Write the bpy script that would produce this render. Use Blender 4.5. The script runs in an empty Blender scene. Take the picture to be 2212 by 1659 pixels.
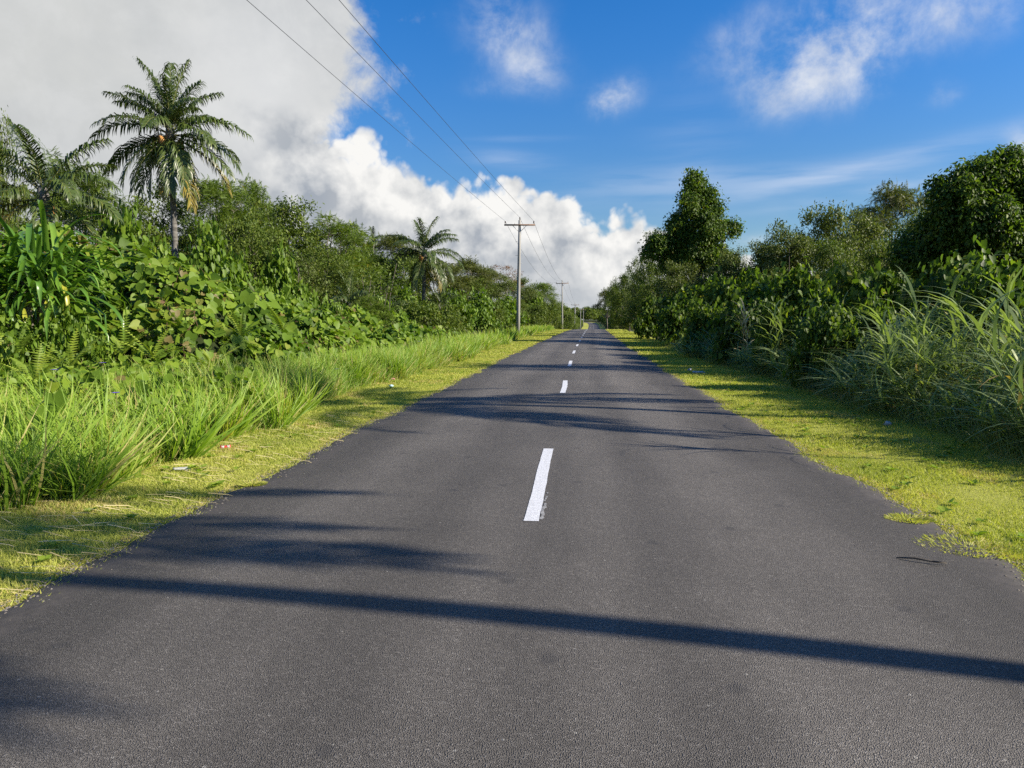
import bpy, math, random
import numpy as np
from mathutils import Vector

# ------------------------------------------------------------------ basics
rng = np.random.default_rng(11)
random.seed(5)
SC = bpy.context.scene
COL = SC.collection
R_ = math.radians
EL, AZ = R_(31.0), R_(-9.0)            # sun: from the right and a little behind the camera
SUN = np.array([math.cos(AZ) * math.cos(EL), math.sin(AZ) * math.cos(EL), math.sin(EL)])

# camera model in the 2212 x 1659 view of the photograph
CF, CX, CY = 1534.0, 1106.0, 829.5
PITCH, YAW, EYE = R_(5.196), R_(5.2), 1.6
cF = np.array([-math.sin(YAW) * math.cos(PITCH), math.cos(YAW) * math.cos(PITCH), -math.sin(PITCH)])
cR = np.array([math.cos(YAW), math.sin(YAW), 0.0])
cU = np.cross(cR, cF)


def ray(u, v):
    return cF + cR * (u - CX) / CF + cU * (CY - v) / CF


def aty(u, v, y):                       # the point seen at (u, v) whose distance along the road is y
    r = ray(u, v)
    return np.array([0, 0, EYE]) + r * (y / r[1])


def gnd(u, v, z=0.0):
    r = ray(u, v)
    return np.array([0, 0, EYE]) + r * ((z - EYE) / r[2])


# ------------------------------------------------------------------ road and terrain profile
_ys = np.arange(-60, 3001, 1.0)


def _smooth(a, n):
    k = np.ones(n) / n
    return np.convolve(np.pad(a, (n // 2, n - 1 - n // 2), mode='edge'), k, mode='valid')


_xc = np.interp(_ys, [-60, 0, 5, 15, 24, 33, 43, 62, 90, 121, 170, 220, 280, 341, 400, 455, 511, 540, 570, 620, 700, 3000],
                [-1.2, -.36, -.34, -.285, -.23, -.14, .04, .45, 1.05, 1.87, 3.3, 4.8, 6.5, 7.9, 9.3, 10.2, 10.2, 8.2, 4, -8, -40, -900])
_xc = _smooth(_xc, 9)
_gz = np.interp(_ys, [-60, 88, 105, 121, 135, 150, 180, 220, 270, 310, 341, 400, 455, 511, 560, 700, 3000],
                [0, 0, -.03, -.1, -.32, -.75, -1.85, -2.95, -3.5, -3.4, -3.07, -2.3, -1.65, -1.07, -.5, .3, .3])
_gz = _smooth(_gz, 13)


def xc(y):
    return np.interp(y, _ys, _xc)


def gz(y):
    return np.interp(y, _ys, _gz)


# ------------------------------------------------------------------ objects
def tag(o, label=None, cat=None, group=None, kind=None):
    if label: o['label'] = label
    if cat: o['category'] = cat
    if group: o['group'] = group
    if kind: o['kind'] = kind
    return o


def empty(name, loc, rz=0.0, scale=(1, 1, 1)):
    o = bpy.data.objects.new(name, None)
    o.empty_display_size = .3
    o.location = loc
    o.rotation_euler = (0, 0, rz)
    o.scale = scale
    COL.objects.link(o)
    return o


def mesh_np(name, V, F, mats, tint=None, smooth=False, mi=None, extra=None):
    """a mesh from an (n,3) vertex array and an (m,3) triangle array"""
    V = np.ascontiguousarray(V, dtype=np.float32)
    F = np.ascontiguousarray(F, dtype=np.int32)
    me = bpy.data.meshes.new(name)
    me.vertices.add(len(V))
    me.vertices.foreach_set('co', V.ravel())
    me.loops.add(F.size)
    me.loops.foreach_set('vertex_index', F.ravel())
    me.polygons.add(len(F))
    me.polygons.foreach_set('loop_start', np.arange(0, F.size, 3, dtype=np.int32))
    me.polygons.foreach_set('loop_total', np.full(len(F), 3, dtype=np.int32))
    if smooth:
        me.polygons.foreach_set('use_smooth', np.ones(len(F), dtype=bool))
    for m in (mats if isinstance(mats, (list, tuple)) else [mats]):
        me.materials.append(m)
    if mi is not None:
        me.polygons.foreach_set('material_index', np.ascontiguousarray(mi, dtype=np.int32))
    if tint is not None:
        me.attributes.new('tint', 'FLOAT', 'POINT').data.foreach_set('value', np.ascontiguousarray(tint, dtype=np.float32))
    for k, a in (extra or {}).items():
        me.attributes.new(k, 'FLOAT', 'POINT').data.foreach_set('value', np.ascontiguousarray(a, dtype=np.float32))
    me.update(calc_edges=True)
    return me


def link(name, me, parent=None, loc=None, rz=0.0, scale=None):
    o = bpy.data.objects.new(name, me)
    if parent: o.parent = parent
    if loc is not None: o.location = loc
    if rz: o.rotation_euler = (0, 0, rz)
    if scale is not None: o.scale = scale
    COL.objects.link(o)
    return o


def copy_tree(o, parent=None):
    c = o.copy()
    COL.objects.link(c)
    if parent: c.parent = parent
    for ch in [k for k in COL.objects if k.parent == o]:
        copy_tree(ch, c)
    return c


class Geo:
    """collects triangle soups"""
    def __init__(s): s.V, s.F, s.T, s.M, s.n = [], [], [], [], 0

    def add(s, V, F, tint=0.5, mi=0):
        V = np.asarray(V, float).reshape(-1, 3); F = np.asarray(F, int).reshape(-1, 3)
        s.V.append(V); s.F.append(F + s.n)
        s.T.append(np.broadcast_to(np.asarray(tint, float), (len(V),)).copy())
        s.M.append(np.full(len(F), mi)); s.n += len(V)
        return s

    def mesh(s, name, mats, smooth=False):
        return mesh_np(name, np.concatenate(s.V), np.concatenate(s.F), mats, np.concatenate(s.T), smooth, np.concatenate(s.M))


def nrm(a):
    return a / np.maximum(np.linalg.norm(a, axis=-1, keepdims=True), 1e-9)


def rdir(n, g=rng):
    return nrm(g.normal(size=(n, 3)))


def scatter(tpl, P, D, N, S, tint, W=None):
    """copies of a leaf template (x across, y along, z normal) at P along D with normal N and size S"""
    T, F = tpl
    P = np.asarray(P, float); D = nrm(np.asarray(D, float))
    X = nrm(np.cross(D, N)); Nn = np.cross(X, D)
    S = np.broadcast_to(np.asarray(S, float), (len(P),))[:, None, None]
    w = 1.0 if W is None else np.broadcast_to(np.asarray(W, float), (len(P),))[:, None, None]
    V = P[:, None] + S * (T[None, :, 0:1] * w * X[:, None] + T[None, :, 1:2] * D[:, None] + T[None, :, 2:3] * Nn[:, None])
    k = len(T)
    FF = F[None] + (np.arange(len(P)) * k)[:, None, None]
    tt = np.repeat(np.broadcast_to(np.asarray(tint, float), (len(P),)), k)
    return V.reshape(-1, 3), FF.reshape(-1, 3), tt


def tube(G, pts, rad, sides=6, mi=0, tint=.5, cap=True):
    pts = np.asarray(pts, float); n = len(pts)
    rad = np.broadcast_to(np.asarray(rad, float), (n,))
    t = nrm(np.gradient(pts, axis=0))
    ref = np.array([1., 0, 0]) if abs(t[0][0]) < .8 else np.array([0, 1., 0])
    V = []
    for i in range(n):
        a = nrm(np.cross(t[i], ref)); b = np.cross(t[i], a); ref = np.cross(a, t[i]) * 1.0
        ref = b if abs(np.dot(b, t[i])) < .9 else ref
        ref = nrm(np.cross(a, t[i]))
        ang = np.arange(sides) * 2 * math.pi / sides
        V.append(pts[i] + rad[i] * (np.cos(ang)[:, None] * a + np.sin(ang)[:, None] * b))
    F = []
    for i in range(n - 1):
        for j in range(sides):
            a0, a1 = i * sides + j, i * sides + (j + 1) % sides
            b0, b1 = a0 + sides, a1 + sides
            F += [(a0, a1, b1), (a0, b1, b0)]
    V = np.concatenate(V)
    if cap:
        V = np.concatenate([V, pts[-1:], pts[:1]])
        for j in range(sides):
            F.append(((n - 1) * sides + j, (n - 1) * sides + (j + 1) % sides, n * sides))
            F.append(((j + 1) % sides, j, n * sides + 1))
    G.add(V, F, tint, mi)


def box(G, c, s, rot=None, mi=0, tint=.5):
    q = np.array([[-1, -1, -1], [1, -1, -1], [1, 1, -1], [-1, 1, -1], [-1, -1, 1], [1, -1, 1], [1, 1, 1], [-1, 1, 1]], float) * np.asarray(s) / 2
    if rot is not None: q = q @ np.asarray(rot).T
    F = [(0, 2, 1), (0, 3, 2), (4, 5, 6), (4, 6, 7), (0, 1, 5), (0, 5, 4), (1, 2, 6), (1, 6, 5), (2, 3, 7), (2, 7, 6), (3, 0, 4), (3, 4, 7)]
    G.add(q + np.asarray(c), F, tint, mi)


def ellipsoid(G, c, r, seg=10, rings=7, mi=0, tint=.5):
    V = [(0, 0, 1)]; F = []
    for i in range(1, rings):
        th = math.pi * i / rings
        for j in range(seg):
            ph = 2 * math.pi * j / seg
            V.append((math.sin(th) * math.cos(ph), math.sin(th) * math.sin(ph), math.cos(th)))
    V.append((0, 0, -1))
    for j in range(seg):
        F.append((0, 1 + j, 1 + (j + 1) % seg))
        for i in range(rings - 2):
            a, b = 1 + i * seg + j, 1 + i * seg + (j + 1) % seg
            F += [(a, a + seg, b + seg), (a, b + seg, b)]
        e = 1 + (rings - 2) * seg
        F.append((len(V) - 1, e + (j + 1) % seg, e + j))
    G.add(np.array(V) * np.asarray(r) + np.asarray(c), F, tint, mi)


# ------------------------------------------------------------------ leaf templates
def fan(outline, mid):
    V = np.array([mid] + outline, float)
    n = len(outline)
    return V, np.array([(0, 1 + i, 1 + (i + 1) % n) for i in range(n)])


HEART = fan([(0, 0, 0), (.30, -.13, .03), (.50, .12, .05), (.46, .45, .02), (.24, .78, -.06), (0, 1, -.16),
             (-.24, .78, -.06), (-.46, .45, .02), (-.50, .12, .05), (-.30, -.13, .03)], (0, .4, -.07))
OVAL = (np.array([(0, 0, 0), (.2, .28, .05), (.23, .58, .03), (0, 1, -.12), (-.23, .58, .03), (-.2, .28, .05), (0, .45, -.03)], float),
        np.array([(0, 1, 6), (1, 2, 6), (2, 3, 6), (3, 4, 6), (4, 5, 6), (5, 0, 6)]))
KITE = (np.array([(0, 0, 0), (.24, .45, .06), (0, 1, -.08), (-.24, .45, .06)], float), np.array([(0, 1, 2), (0, 2, 3)]))


def pinnate(n, w, droop):
    V, F = [], []
    for i in range(n):
        s = (i + .4) / n
        y, z = s, -droop * s * s
        l = w * (1 - (2 * s - .9) ** 2 * .75)
        for sd in (1, -1):
            b = len(V)
            V += [(0, y - .32 / n, z), (sd * l, y + .45 / n, z - .25 * l), (0, y + .42 / n, z)]
            F.append((b, b + 1, b + 2))
    return np.array(V, float), np.array(F)


PINN = pinnate(7, .24, .28)
FERN = pinnate(15, .13, .3)


def blade(nseg, w, bend):
    V, F = [], []
    for i in range(nseg + 1):
        s = i / nseg
        a = bend * s
        y = s * (1 - .18 * bend * s); z = -.55 * bend * s * s
        ww = w * (1 - s ** 1.6)
        if i == nseg: V.append((0, y, z))
        else: V += [(-ww, y, z), (ww, y, z)]
    for i in range(nseg - 1):
        F += [(2 * i, 2 * i + 1, 2 * i + 3), (2 * i, 2 * i + 3, 2 * i + 2)]
    F.append((2 * nseg - 2, 2 * nseg - 1, 2 * nseg))
    return np.array(V, float), np.array(F)


BLADE1 = blade(1, .06, .2)
BLADE2 = blade(2, .022, .55)
BLADE3 = blade(3, .013, .8)
CANE_LEAF = blade(5, .017, 1.35)


# ------------------------------------------------------------------ materials
def new_mat(name):
    m = bpy.data.materials.new(name)
    m.use_nodes = True
    nt = m.node_tree
    nt.nodes.clear()
    return m, nt, nt.nodes, nt.links


def ramp(nt, stops):
    r = nt.nodes.new('ShaderNodeValToRGB')
    e = r.color_ramp.elements
    while len(e) < len(stops): e.new(.5)
    for k, (p, c) in zip(e, stops):
        k.position = p; k.color = (*c, 1)
    return r


def leaf_mat(name, stops, transl=.35, rough=.45, spec=.4, vary=.12, tmul=(1.25, 1.35, .5)):
    m, nt, N, L = new_mat(name)
    at = N.new('ShaderNodeAttribute'); at.attribute_name = 'tint'
    oi = N.new('ShaderNodeObjectInfo')
    ad = N.new('ShaderNodeMath'); ad.operation = 'MULTIPLY_ADD'; ad.inputs[1].default_value = vary; ad.inputs[2].default_value = -vary / 2
    L.new(oi.outputs['Random'], ad.inputs[0])
    sm = N.new('ShaderNodeMath'); sm.operation = 'ADD'; sm.use_clamp = True
    L.new(at.outputs['Fac'], sm.inputs[0]); L.new(ad.outputs[0], sm.inputs[1])
    r = ramp(nt, stops); L.new(sm.outputs[0], r.inputs[0])
    p = N.new('ShaderNodeBsdfPrincipled')
    p.inputs['Roughness'].default_value = rough
    p.inputs['Specular IOR Level'].default_value = spec
    L.new(r.outputs[0], p.inputs['Base Color'])
    t = N.new('ShaderNodeBsdfTranslucent')
    mu = N.new('ShaderNodeMix'); mu.data_type = 'RGBA'; mu.blend_type = 'MULTIPLY'; mu.inputs[0].default_value = 1
    L.new(r.outputs[0], mu.inputs[6]); mu.inputs[7].default_value = (*tmul, 1)
    L.new(mu.outputs[2], t.inputs['Color'])
    mx = N.new('ShaderNodeMixShader'); mx.inputs[0].default_value = transl
    L.new(p.outputs[0], mx.inputs[1]); L.new(t.outputs[0], mx.inputs[2])
    o = N.new('ShaderNodeOutputMaterial'); L.new(mx.outputs[0], o.inputs[0])
    return m


def plain_mat(name, c0, c1, scale=8.0, rough=.8, spec=.3, bump=.0, stretch=(1, 1, 1), coord='Object', metal=0.0):
    m, nt, N, L = new_mat(name)
    tc = N.new('ShaderNodeTexCoord')
    mp = N.new('ShaderNodeMapping'); mp.inputs['Scale'].default_value = stretch
    L.new(tc.outputs[coord], mp.inputs[0])
    n = N.new('ShaderNodeTexNoise'); n.inputs['Scale'].default_value = scale; n.inputs['Detail'].default_value = 6
    n.inputs['Roughness'].default_value = .65
    L.new(mp.outputs[0], n.inputs['Vector'])
    r = ramp(nt, [(.32, c0), (.68, c1)]); L.new(n.outputs[0], r.inputs[0])
    p = N.new('ShaderNodeBsdfPrincipled'); p.inputs['Roughness'].default_value = rough
    p.inputs['Specular IOR Level'].default_value = spec; p.inputs['Metallic'].default_value = metal
    L.new(r.outputs[0], p.inputs['Base Color'])
    if bump:
        b = N.new('ShaderNodeBump'); b.inputs['Strength'].default_value = bump; b.inputs['Distance'].default_value = .02
        L.new(n.outputs[0], b.inputs['Height']); L.new(b.outputs[0], p.inputs['Normal'])
    o = N.new('ShaderNodeOutputMaterial'); L.new(p.outputs[0], o.inputs[0])
    return m


M = {}
M['creeper'] = leaf_mat('creeper_leaf', [(0, (.050, .095, .010)), (.45, (.108, .185, .016)), (.85, (.185, .27, .024)), (.97, (.20, .24, .03)), (1, (.16, .12, .045))], .36, .50, .25)
M['vine_dark'] = leaf_mat('vine_leaf_dark', [(0, (.036, .070, .012)), (.5, (.078, .134, .018)), (.88, (.18, .25, .026)), (1, (.28, .27, .03))], .42, .50, .22)
M['broad'] = leaf_mat('broad_leaf', [(0, (.046, .078, .013)), (.5, (.100, .145, .020)), (.9, (.165, .20, .030)), (1, (.18, .16, .03))], .32, .5, .22)
M['dull'] = leaf_mat('dull_leaf', [(0, (.055, .082, .020)), (.5, (.110, .145, .032)), (.9, (.165, .195, .042)), (1, (.19, .17, .05))], .30, .5, .28)
M['legume'] = leaf_mat('feathery_leaf', [(0, (.060, .095, .012)), (.5, (.115, .176, .022)), (.9, (.18, .235, .034)), (1, (.22, .19, .03))], .34, .5, .3)
M['olive'] = leaf_mat('olive_leaf', [(0, (.060, .075, .018)), (.5, (.110, .132, .030)), (.9, (.165, .175, .044)), (1, (.18, .15, .06))], .3, .5, .3)
M['red_bloom'] = leaf_mat('reddish_leaf', [(0, (.10, .07, .03)), (.5, (.19, .10, .06)), (1, (.24, .15, .09))], .3, .6, .2)
M['palm'] = leaf_mat('palm_leaflet', [(0, (.036, .064, .014)), (.5, (.075, .110, .024)), (.8, (.130, .155, .028)), (1, (.26, .20, .035))], .26, .38, .5, .06)
M['pandan'] = leaf_mat('strap_leaf', [(0, (.045, .11, .014)), (.5, (.10, .21, .024)), (.85, (.18, .29, .035)), (1, (.33, .33, .04))], .28, .33, .5, .0)
M['grass'] = leaf_mat('grass_blade', [(0, (.09, .17, .016)), (.5, (.178, .295, .027)), (.85, (.27, .37, .045)), (1, (.40, .35, .12))], .40, .5, .3, .0)
M['weed'] = leaf_mat('weed_leaf', [(0, (.12, .20, .018)), (.5, (.23, .33, .030)), (1, (.34, .40, .05))], .38, .5, .3, .0)
M['cane'] = leaf_mat('cane_leaf', [(0, (.125, .18, .068)), (.5, (.215, .285, .108)), (.85, (.30, .37, .13)), (1, (.42, .31, .10))], .40, .5, .3, .0)
M['lawn'] = leaf_mat('lawn_blade', [(0, (.21, .26, .045)), (.5, (.37, .40, .078)), (.9, (.47, .47, .11)), (1, (.45, .38, .14))], .36, .55, .25, .0)
M['straw'] = leaf_mat('straw', [(0, (.42, .34, .15)), (1, (.66, .56, .31))], .2, .6, .2, .0, (1, 1, .8))
M['fern'] = leaf_mat('fern_leaf', [(0, (.13, .21, .025)), (1, (.27, .33, .04))], .38, .5, .3, .0)
M['bark'] = plain_mat('bark', (.05, .043, .035), (.13, .115, .095), 6, .9, .2, .6, (1, 1, .3))
M['pale_bark'] = plain_mat('pale_bark', (.10, .085, .065), (.24, .21, .17), 5, .9, .2, .5, (1, 1, .4))
M['palm_bark'] = plain_mat('palm_bark', (.06, .056, .050), (.22, .21, .19), 3.0, .9, .2, .6, (.6, .6, 2.2))
M['stalk'] = plain_mat('stalk', (.10, .11, .03), (.20, .19, .06), 4, .6, .3)
M['husk'] = plain_mat('coconut_husk', (.30, .13, .035), (.46, .25, .07), 5, .6, .3)
M['pole_wood'] = plain_mat('pole_wood', (.19, .188, .172), (.34, .335, .31), 4, .85, .25, .4, (6, 6, .35))
M['arm_wood'] = plain_mat('crossarm_wood', (.13, .085, .060), (.25, .17, .125), 6, .85, .2, .3, (.4, 6, 6))
M['galv'] = plain_mat('galvanised_steel', (.30, .31, .32), (.45, .46, .47), 9, .5, .5, 0, (1, 1, 1), 'Object', .6)
M['porcelain'] = plain_mat('brown_porcelain', (.06, .04, .035), (.10, .07, .06), 4, .25, .6)
M['wire'] = plain_mat('wire', (.05, .052, .055), (.09, .09, .095), 5, .5, .5, 0, (1, 1, 1), 'Object', .5)
M['can_red'] = plain_mat('red_tin', (.42, .02, .03), (.55, .04, .05), 20, .35, .5)
M['white_plastic'] = plain_mat('white_plastic', (.30, .31, .30), (.52, .53, .52), 20, .45, .4)
M['pink_plastic'] = plain_mat('pink_plastic', (.55, .16, .20), (.70, .30, .33), 20, .4, .5)
M['blue_plastic'] = plain_mat('pale_blue_plastic', (.32, .50, .52), (.45, .62, .64), 20, .4, .5)
M['flower'] = plain_mat('violet_petal', (.10, .07, .35), (.17, .12, .50), 9, .6, .3)
M['leaf_gap_shade'] = plain_mat('thicket_shade', (.012, .018, .006), (.03, .042, .012), 3, .95, .1)  # near-black colour painted as the shade under the creeper


def asphalt_mat():
    m, nt, N, L = new_mat('asphalt')
    tc = N.new('ShaderNodeTexCoord')

    def noise(scale, detail=4, rough=.6, vec=None):
        n = N.new('ShaderNodeTexNoise'); n.inputs['Scale'].default_value = scale
        n.inputs['Detail'].default_value = detail; n.inputs['Roughness'].default_value = rough
        L.new(vec or tc.outputs['Object'], n.inputs['Vector']); return n

    def math_(op, a, b=None, c=None, clamp=False):
        k = N.new('ShaderNodeMath'); k.operation = op; k.use_clamp = clamp
        for i, q in enumerate((a, b, c)):
            if q is None: continue
            if isinstance(q, (int, float)): k.inputs[i].default_value = q
            else: L.new(q, k.inputs[i])
        return k.outputs[0]
    vo = N.new('ShaderNodeTexVoronoi'); vo.inputs['Scale'].default_value = 165; vo.voronoi_dimensions = '2D'
    L.new(tc.outputs['Object'], vo.inputs['Vector'])
    sep = N.new('ShaderNodeSeparateColor'); L.new(vo.outputs['Color'], sep.inputs[0])
    stone = ramp(nt, [(.0, (.078, .071, .062)), (.55, (.112, .103, .090)), (.9, (.150, .138, .121)), (1, (.24, .225, .20))])
    L.new(sep.outputs[0], stone.inputs[0])
    gap = ramp(nt, [(.30, (1, 1, 1)), (.66, (.30, .30, .30))]); L.new(vo.outputs['Distance'], gap.inputs[0])
    mul = N.new('ShaderNodeMix'); mul.data_type = 'RGBA'; mul.blend_type = 'MULTIPLY'; mul.inputs[0].default_value = .85
    L.new(stone.outputs[0], mul.inputs[6]); L.new(gap.outputs[0], mul.inputs[7])
    # wear: streaks along the road, tyre-polished tracks, blotches
    mp = N.new('ShaderNodeMapping'); mp.inputs['Scale'].default_value = (1.0, .10, 1.0); L.new(tc.outputs['Object'], mp.inputs[0])
    st = noise(1.6, 5, .6, mp.outputs[0])
    bl = noise(.45, 6, .65)
    fine = noise(9, 5, .7)
    ac = N.new('ShaderNodeAttribute'); ac.attribute_name = 'across'
    cv = N.new('ShaderNodeFloatCurve'); c = cv.mapping.curves[0]
    pts = [(0, .60), (.06, .68), (.14, .90), (.21, 1.14), (.28, 1.06), (.36, .84), (.43, 1.04), (.50, .94), (.56, 1.06), (.63, .88), (.70, 1.22), (.79, 1.16), (.87, .80), (.95, .68), (1, .66)]
    c.points[0].location = (pts[0][0], pts[0][1] / 1.3); c.points[1].location = (pts[-1][0], pts[-1][1] / 1.3)
    for a, b in pts[1:-1]: c.points.new(a, b / 1.3)
    cv.mapping.update(); L.new(ac.outputs['Fac'], cv.inputs['Value'])
    wear = math_('MULTIPLY', cv.outputs[0], 1.3)
    wear = math_('MULTIPLY', wear, math_('MULTIPLY_ADD', st.outputs[0], .75, .62))
    wear = math_('MULTIPLY', wear, math_('MULTIPLY_ADD', bl.outputs[0], .75, .62))
    wear = math_('MULTIPLY', wear, math_('MULTIPLY_ADD', fine.outputs[0], .3, .85))
    m2 = N.new('ShaderNodeMix'); m2.data_type = 'RGBA'; m2.blend_type = 'MULTIPLY'; m2.inputs[0].default_value = 1
    L.new(mul.outputs[2], m2.inputs[6])
    cmb = N.new('ShaderNodeCombineColor')
    for i in range(3): L.new(wear, cmb.inputs[i])
    L.new(cmb.outputs[0], m2.inputs[7])
    # smooth bitumen strip along both edges, ragged inwards
    en = noise(2.2, 6, .7)
    ed = math_('ABSOLUTE', math_('MULTIPLY_ADD', ac.outputs['Fac'], 2, -1))
    ed = math_('ADD', ed, math_('MULTIPLY_ADD', en.outputs[0], .16, -.08))
    eds = N.new('ShaderNodeMapRange'); eds.interpolation_type = 'SMOOTHSTEP'
    eds.inputs['From Min'].default_value = .865; eds.inputs['From Max'].default_value = .93
    L.new(ed, eds.inputs['Value'])
    tar = ramp(nt, [(.3, (.034, .031, .028)), (.7, (.085, .076, .066))]); L.new(noise(14, 8, .75).outputs[0], tar.inputs[0])
    m3 = N.new('ShaderNodeMix'); m3.data_type = 'RGBA'; L.new(math_('MULTIPLY', eds.outputs[0], .85), m3.inputs[0])
    L.new(m2.outputs[2], m3.inputs[6]); L.new(tar.outputs[0], m3.inputs[7])
    # small pale chips and dark tar spots
    v2 = N.new('ShaderNodeTexVoronoi'); v2.inputs['Scale'].default_value = 2.1; v2.voronoi_dimensions = '2D'; L.new(tc.outputs['Object'], v2.inputs['Vector'])
    dis = N.new('ShaderNodeMix'); dis.data_type = 'RGBA'
    chip = math_('LESS_THAN', math_('ADD', v2.outputs['Distance'], math_('MULTIPLY_ADD', fine.outputs[0], .03, -.012)), .016)
    L.new(math_('MULTIPLY', chip, .6), dis.inputs[0]); L.new(m3.outputs[2], dis.inputs[6]); dis.inputs[7].default_value = (.30, .29, .26, 1)
    v3 = N.new('ShaderNodeTexVoronoi'); v3.inputs['Scale'].default_value = .8; v3.voronoi_dimensions = '2D'; L.new(tc.outputs['Object'], v3.inputs['Vector'])
    spot = N.new('ShaderNodeMapRange'); spot.inputs['From Min'].default_value = .055; spot.inputs['From Max'].default_value = .035
    L.new(math_('ADD', v3.outputs['Distance'], math_('MULTIPLY_ADD', fine.outputs[0], .06, -.02)), spot.inputs['Value'])
    ds2 = N.new('ShaderNodeMix'); ds2.data_type = 'RGBA'
    L.new(math_('MULTIPLY', spot.outputs[0], .45), ds2.inputs[0]); L.new(dis.outputs[2], ds2.inputs[6]); ds2.inputs[7].default_value = (.035, .034, .034, 1)
    p = N.new('ShaderNodeBsdfPrincipled'); p.inputs['Roughness'].default_value = .72; p.inputs['Specular IOR Level'].default_value = .35
    L.new(ds2.outputs[2], p.inputs['Base Color'])
    hb = math_('ADD', math_('MULTIPLY', vo.outputs['Distance'], -1.0), math_('MULTIPLY', sep.outputs[1], .35))
    b = N.new('ShaderNodeBump'); b.inputs['Strength'].default_value = .75; b.inputs['Distance'].default_value = .006
    hb = math_('MULTIPLY', hb, math_('MULTIPLY_ADD', eds.outputs[0], -.75, 1))
    L.new(hb, b.inputs['Height']); L.new(b.outputs[0], p.inputs['Normal'])
    o = N.new('ShaderNodeOutputMaterial'); L.new(p.outputs[0], o.inputs[0])
    return m


def paint_mat():
    m, nt, N, L = new_mat('road_paint')
    tc = N.new('ShaderNodeTexCoord')
    n = N.new('ShaderNodeTexNoise'); n.inputs['Scale'].default_value = 85; n.inputs['Detail'].default_value = 4; n.inputs['Roughness'].default_value = .75
    L.new(tc.outputs['Object'], n.inputs['Vector'])
    r = ramp(nt, [(.30, (.11, .11, .11)), (.42, (.44, .45, .46)), (.62, (.66, .68, .70))]); L.new(n.outputs[0], r.inputs[0])
    p = N.new('ShaderNodeBsdfPrincipled'); p.inputs['Roughness'].default_value = .6
    L.new(r.outputs[0], p.inputs['Base Color'])
    b = N.new('ShaderNodeBump'); b.inputs['Strength'].default_value = .6; b.inputs['Distance'].default_value = .005
    L.new(n.outputs[0], b.inputs['Height']); L.new(b.outputs[0], p.inputs['Normal'])
    o = N.new('ShaderNodeOutputMaterial'); L.new(p.outputs[0], o.inputs[0])
    return m


def soil_mat(name, stops, s1=1.2, s2=25):
    m, nt, N, L = new_mat(name)
    tc = N.new('ShaderNodeTexCoord')
    a = N.new('ShaderNodeTexNoise'); a.inputs['Scale'].default_value = s1; a.inputs['Detail'].default_value = 8; a.inputs['Roughness'].default_value = .7
    b = N.new('ShaderNodeTexNoise'); b.inputs['Scale'].default_value = s2; b.inputs['Detail'].default_value = 6; b.inputs['Roughness'].default_value = .75
    L.new(tc.outputs['Object'], a.inputs['Vector']); L.new(tc.outputs['Object'], b.inputs['Vector'])
    k = N.new('ShaderNodeMix'); k.data_type = 'FLOAT'; k.inputs[0].default_value = .55
    L.new(a.outputs[0], k.inputs[2]); L.new(b.outputs[0], k.inputs[3])
    r = ramp(nt, stops); L.new(k.outputs[0], r.inputs[0])
    p = N.new('ShaderNodeBsdfPrincipled'); p.inputs['Roughness'].default_value = .9; p.inputs['Specular IOR Level'].default_value = .15
    L.new(r.outputs[0], p.inputs['Base Color'])
    bp = N.new('ShaderNodeBump'); bp.inputs['Strength'].default_value = .8; bp.inputs['Distance'].default_value = .03
    L.new(b.outputs[0], bp.inputs['Height']); L.new(bp.outputs[0], p.inputs['Normal'])
    o = N.new('ShaderNodeOutputMaterial'); L.new(p.outputs[0], o.inputs[0])
    return m


M['asphalt'] = asphalt_mat()
M['paint'] = paint_mat()
M['soil'] = soil_mat('soil', [(.3, (.020, .028, .010)), (.7, (.05, .058, .020))], .8, 9)
M['turf'] = soil_mat('turf', [(.28, (.13, .14, .035)), (.45, (.28, .30, .055)), (.7, (.40, .40, .09))], 1.1, 30)

# ------------------------------------------------------------------ ground, road, verges
def fbm1(x, seed, octs=5, f0=1.0, gain=.55):
    g = np.random.default_rng(seed); r = np.zeros_like(np.asarray(x, float)); a = 1.0; f = f0
    for _ in range(octs):
        r += a * np.sin(f * x + g.uniform(0, 6.28)) * np.cos(f * .63 * x + g.uniform(0, 6.28)); a *= gain; f *= 2.1
    return r


def fbm2(x, y, seed, octs=5, f0=1.0, gain=.5):
    g = np.random.default_rng(seed); r = np.zeros_like(np.asarray(x, float)); a = 1.0; f = f0
    for _ in range(octs):
        t = g.uniform(0, 6.28, 4)
        r += a * (np.sin(f * (x * math.cos(t[0]) + y * math.sin(t[0])) + t[1]) * np.sin(f * (x * math.cos(t[0] + 1.9) + y * math.sin(t[0] + 1.9)) * 1.13 + t[2]))
        a *= gain; f *= 1.97
    return r


def grid_mesh(name, X, Y, Z, mat, smooth=True, extra=None):
    r, c = X.shape
    V = np.stack([X, Y, Z], -1).reshape(-1, 3)
    i = np.arange(r - 1)[:, None] * c + np.arange(c - 1)[None]
    F = np.concatenate([np.stack([i, i + 1, i + c + 1], -1).reshape(-1, 3), np.stack([i, i + c + 1, i + c], -1).reshape(-1, 3)])
    return mesh_np(name, V, F, mat, None, smooth, None, extra)


gx = np.concatenate([-np.geomspace(2200, 14, 26), np.linspace(-12, 12, 25), np.geomspace(14, 2200, 26)])
gy = np.concatenate([np.arange(-60, 0, 6), np.arange(0, 160, 2.5), np.arange(160, 700, 8), np.geomspace(700, 3000, 12)])
X, Y = np.meshgrid(gx, gy)
Z = gz(Y) - .02 + .09 * fbm2(X, Y, 4, 3, .15) * np.clip((np.abs(X - xc(Y)) - 6) / 5, 0, 1)
ground = link('ground', grid_mesh('ground', X, Y, Z, M['soil']))
tag(ground, 'dark leafy soil under the roadside vegetation', 'ground', kind='structure')

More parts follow.
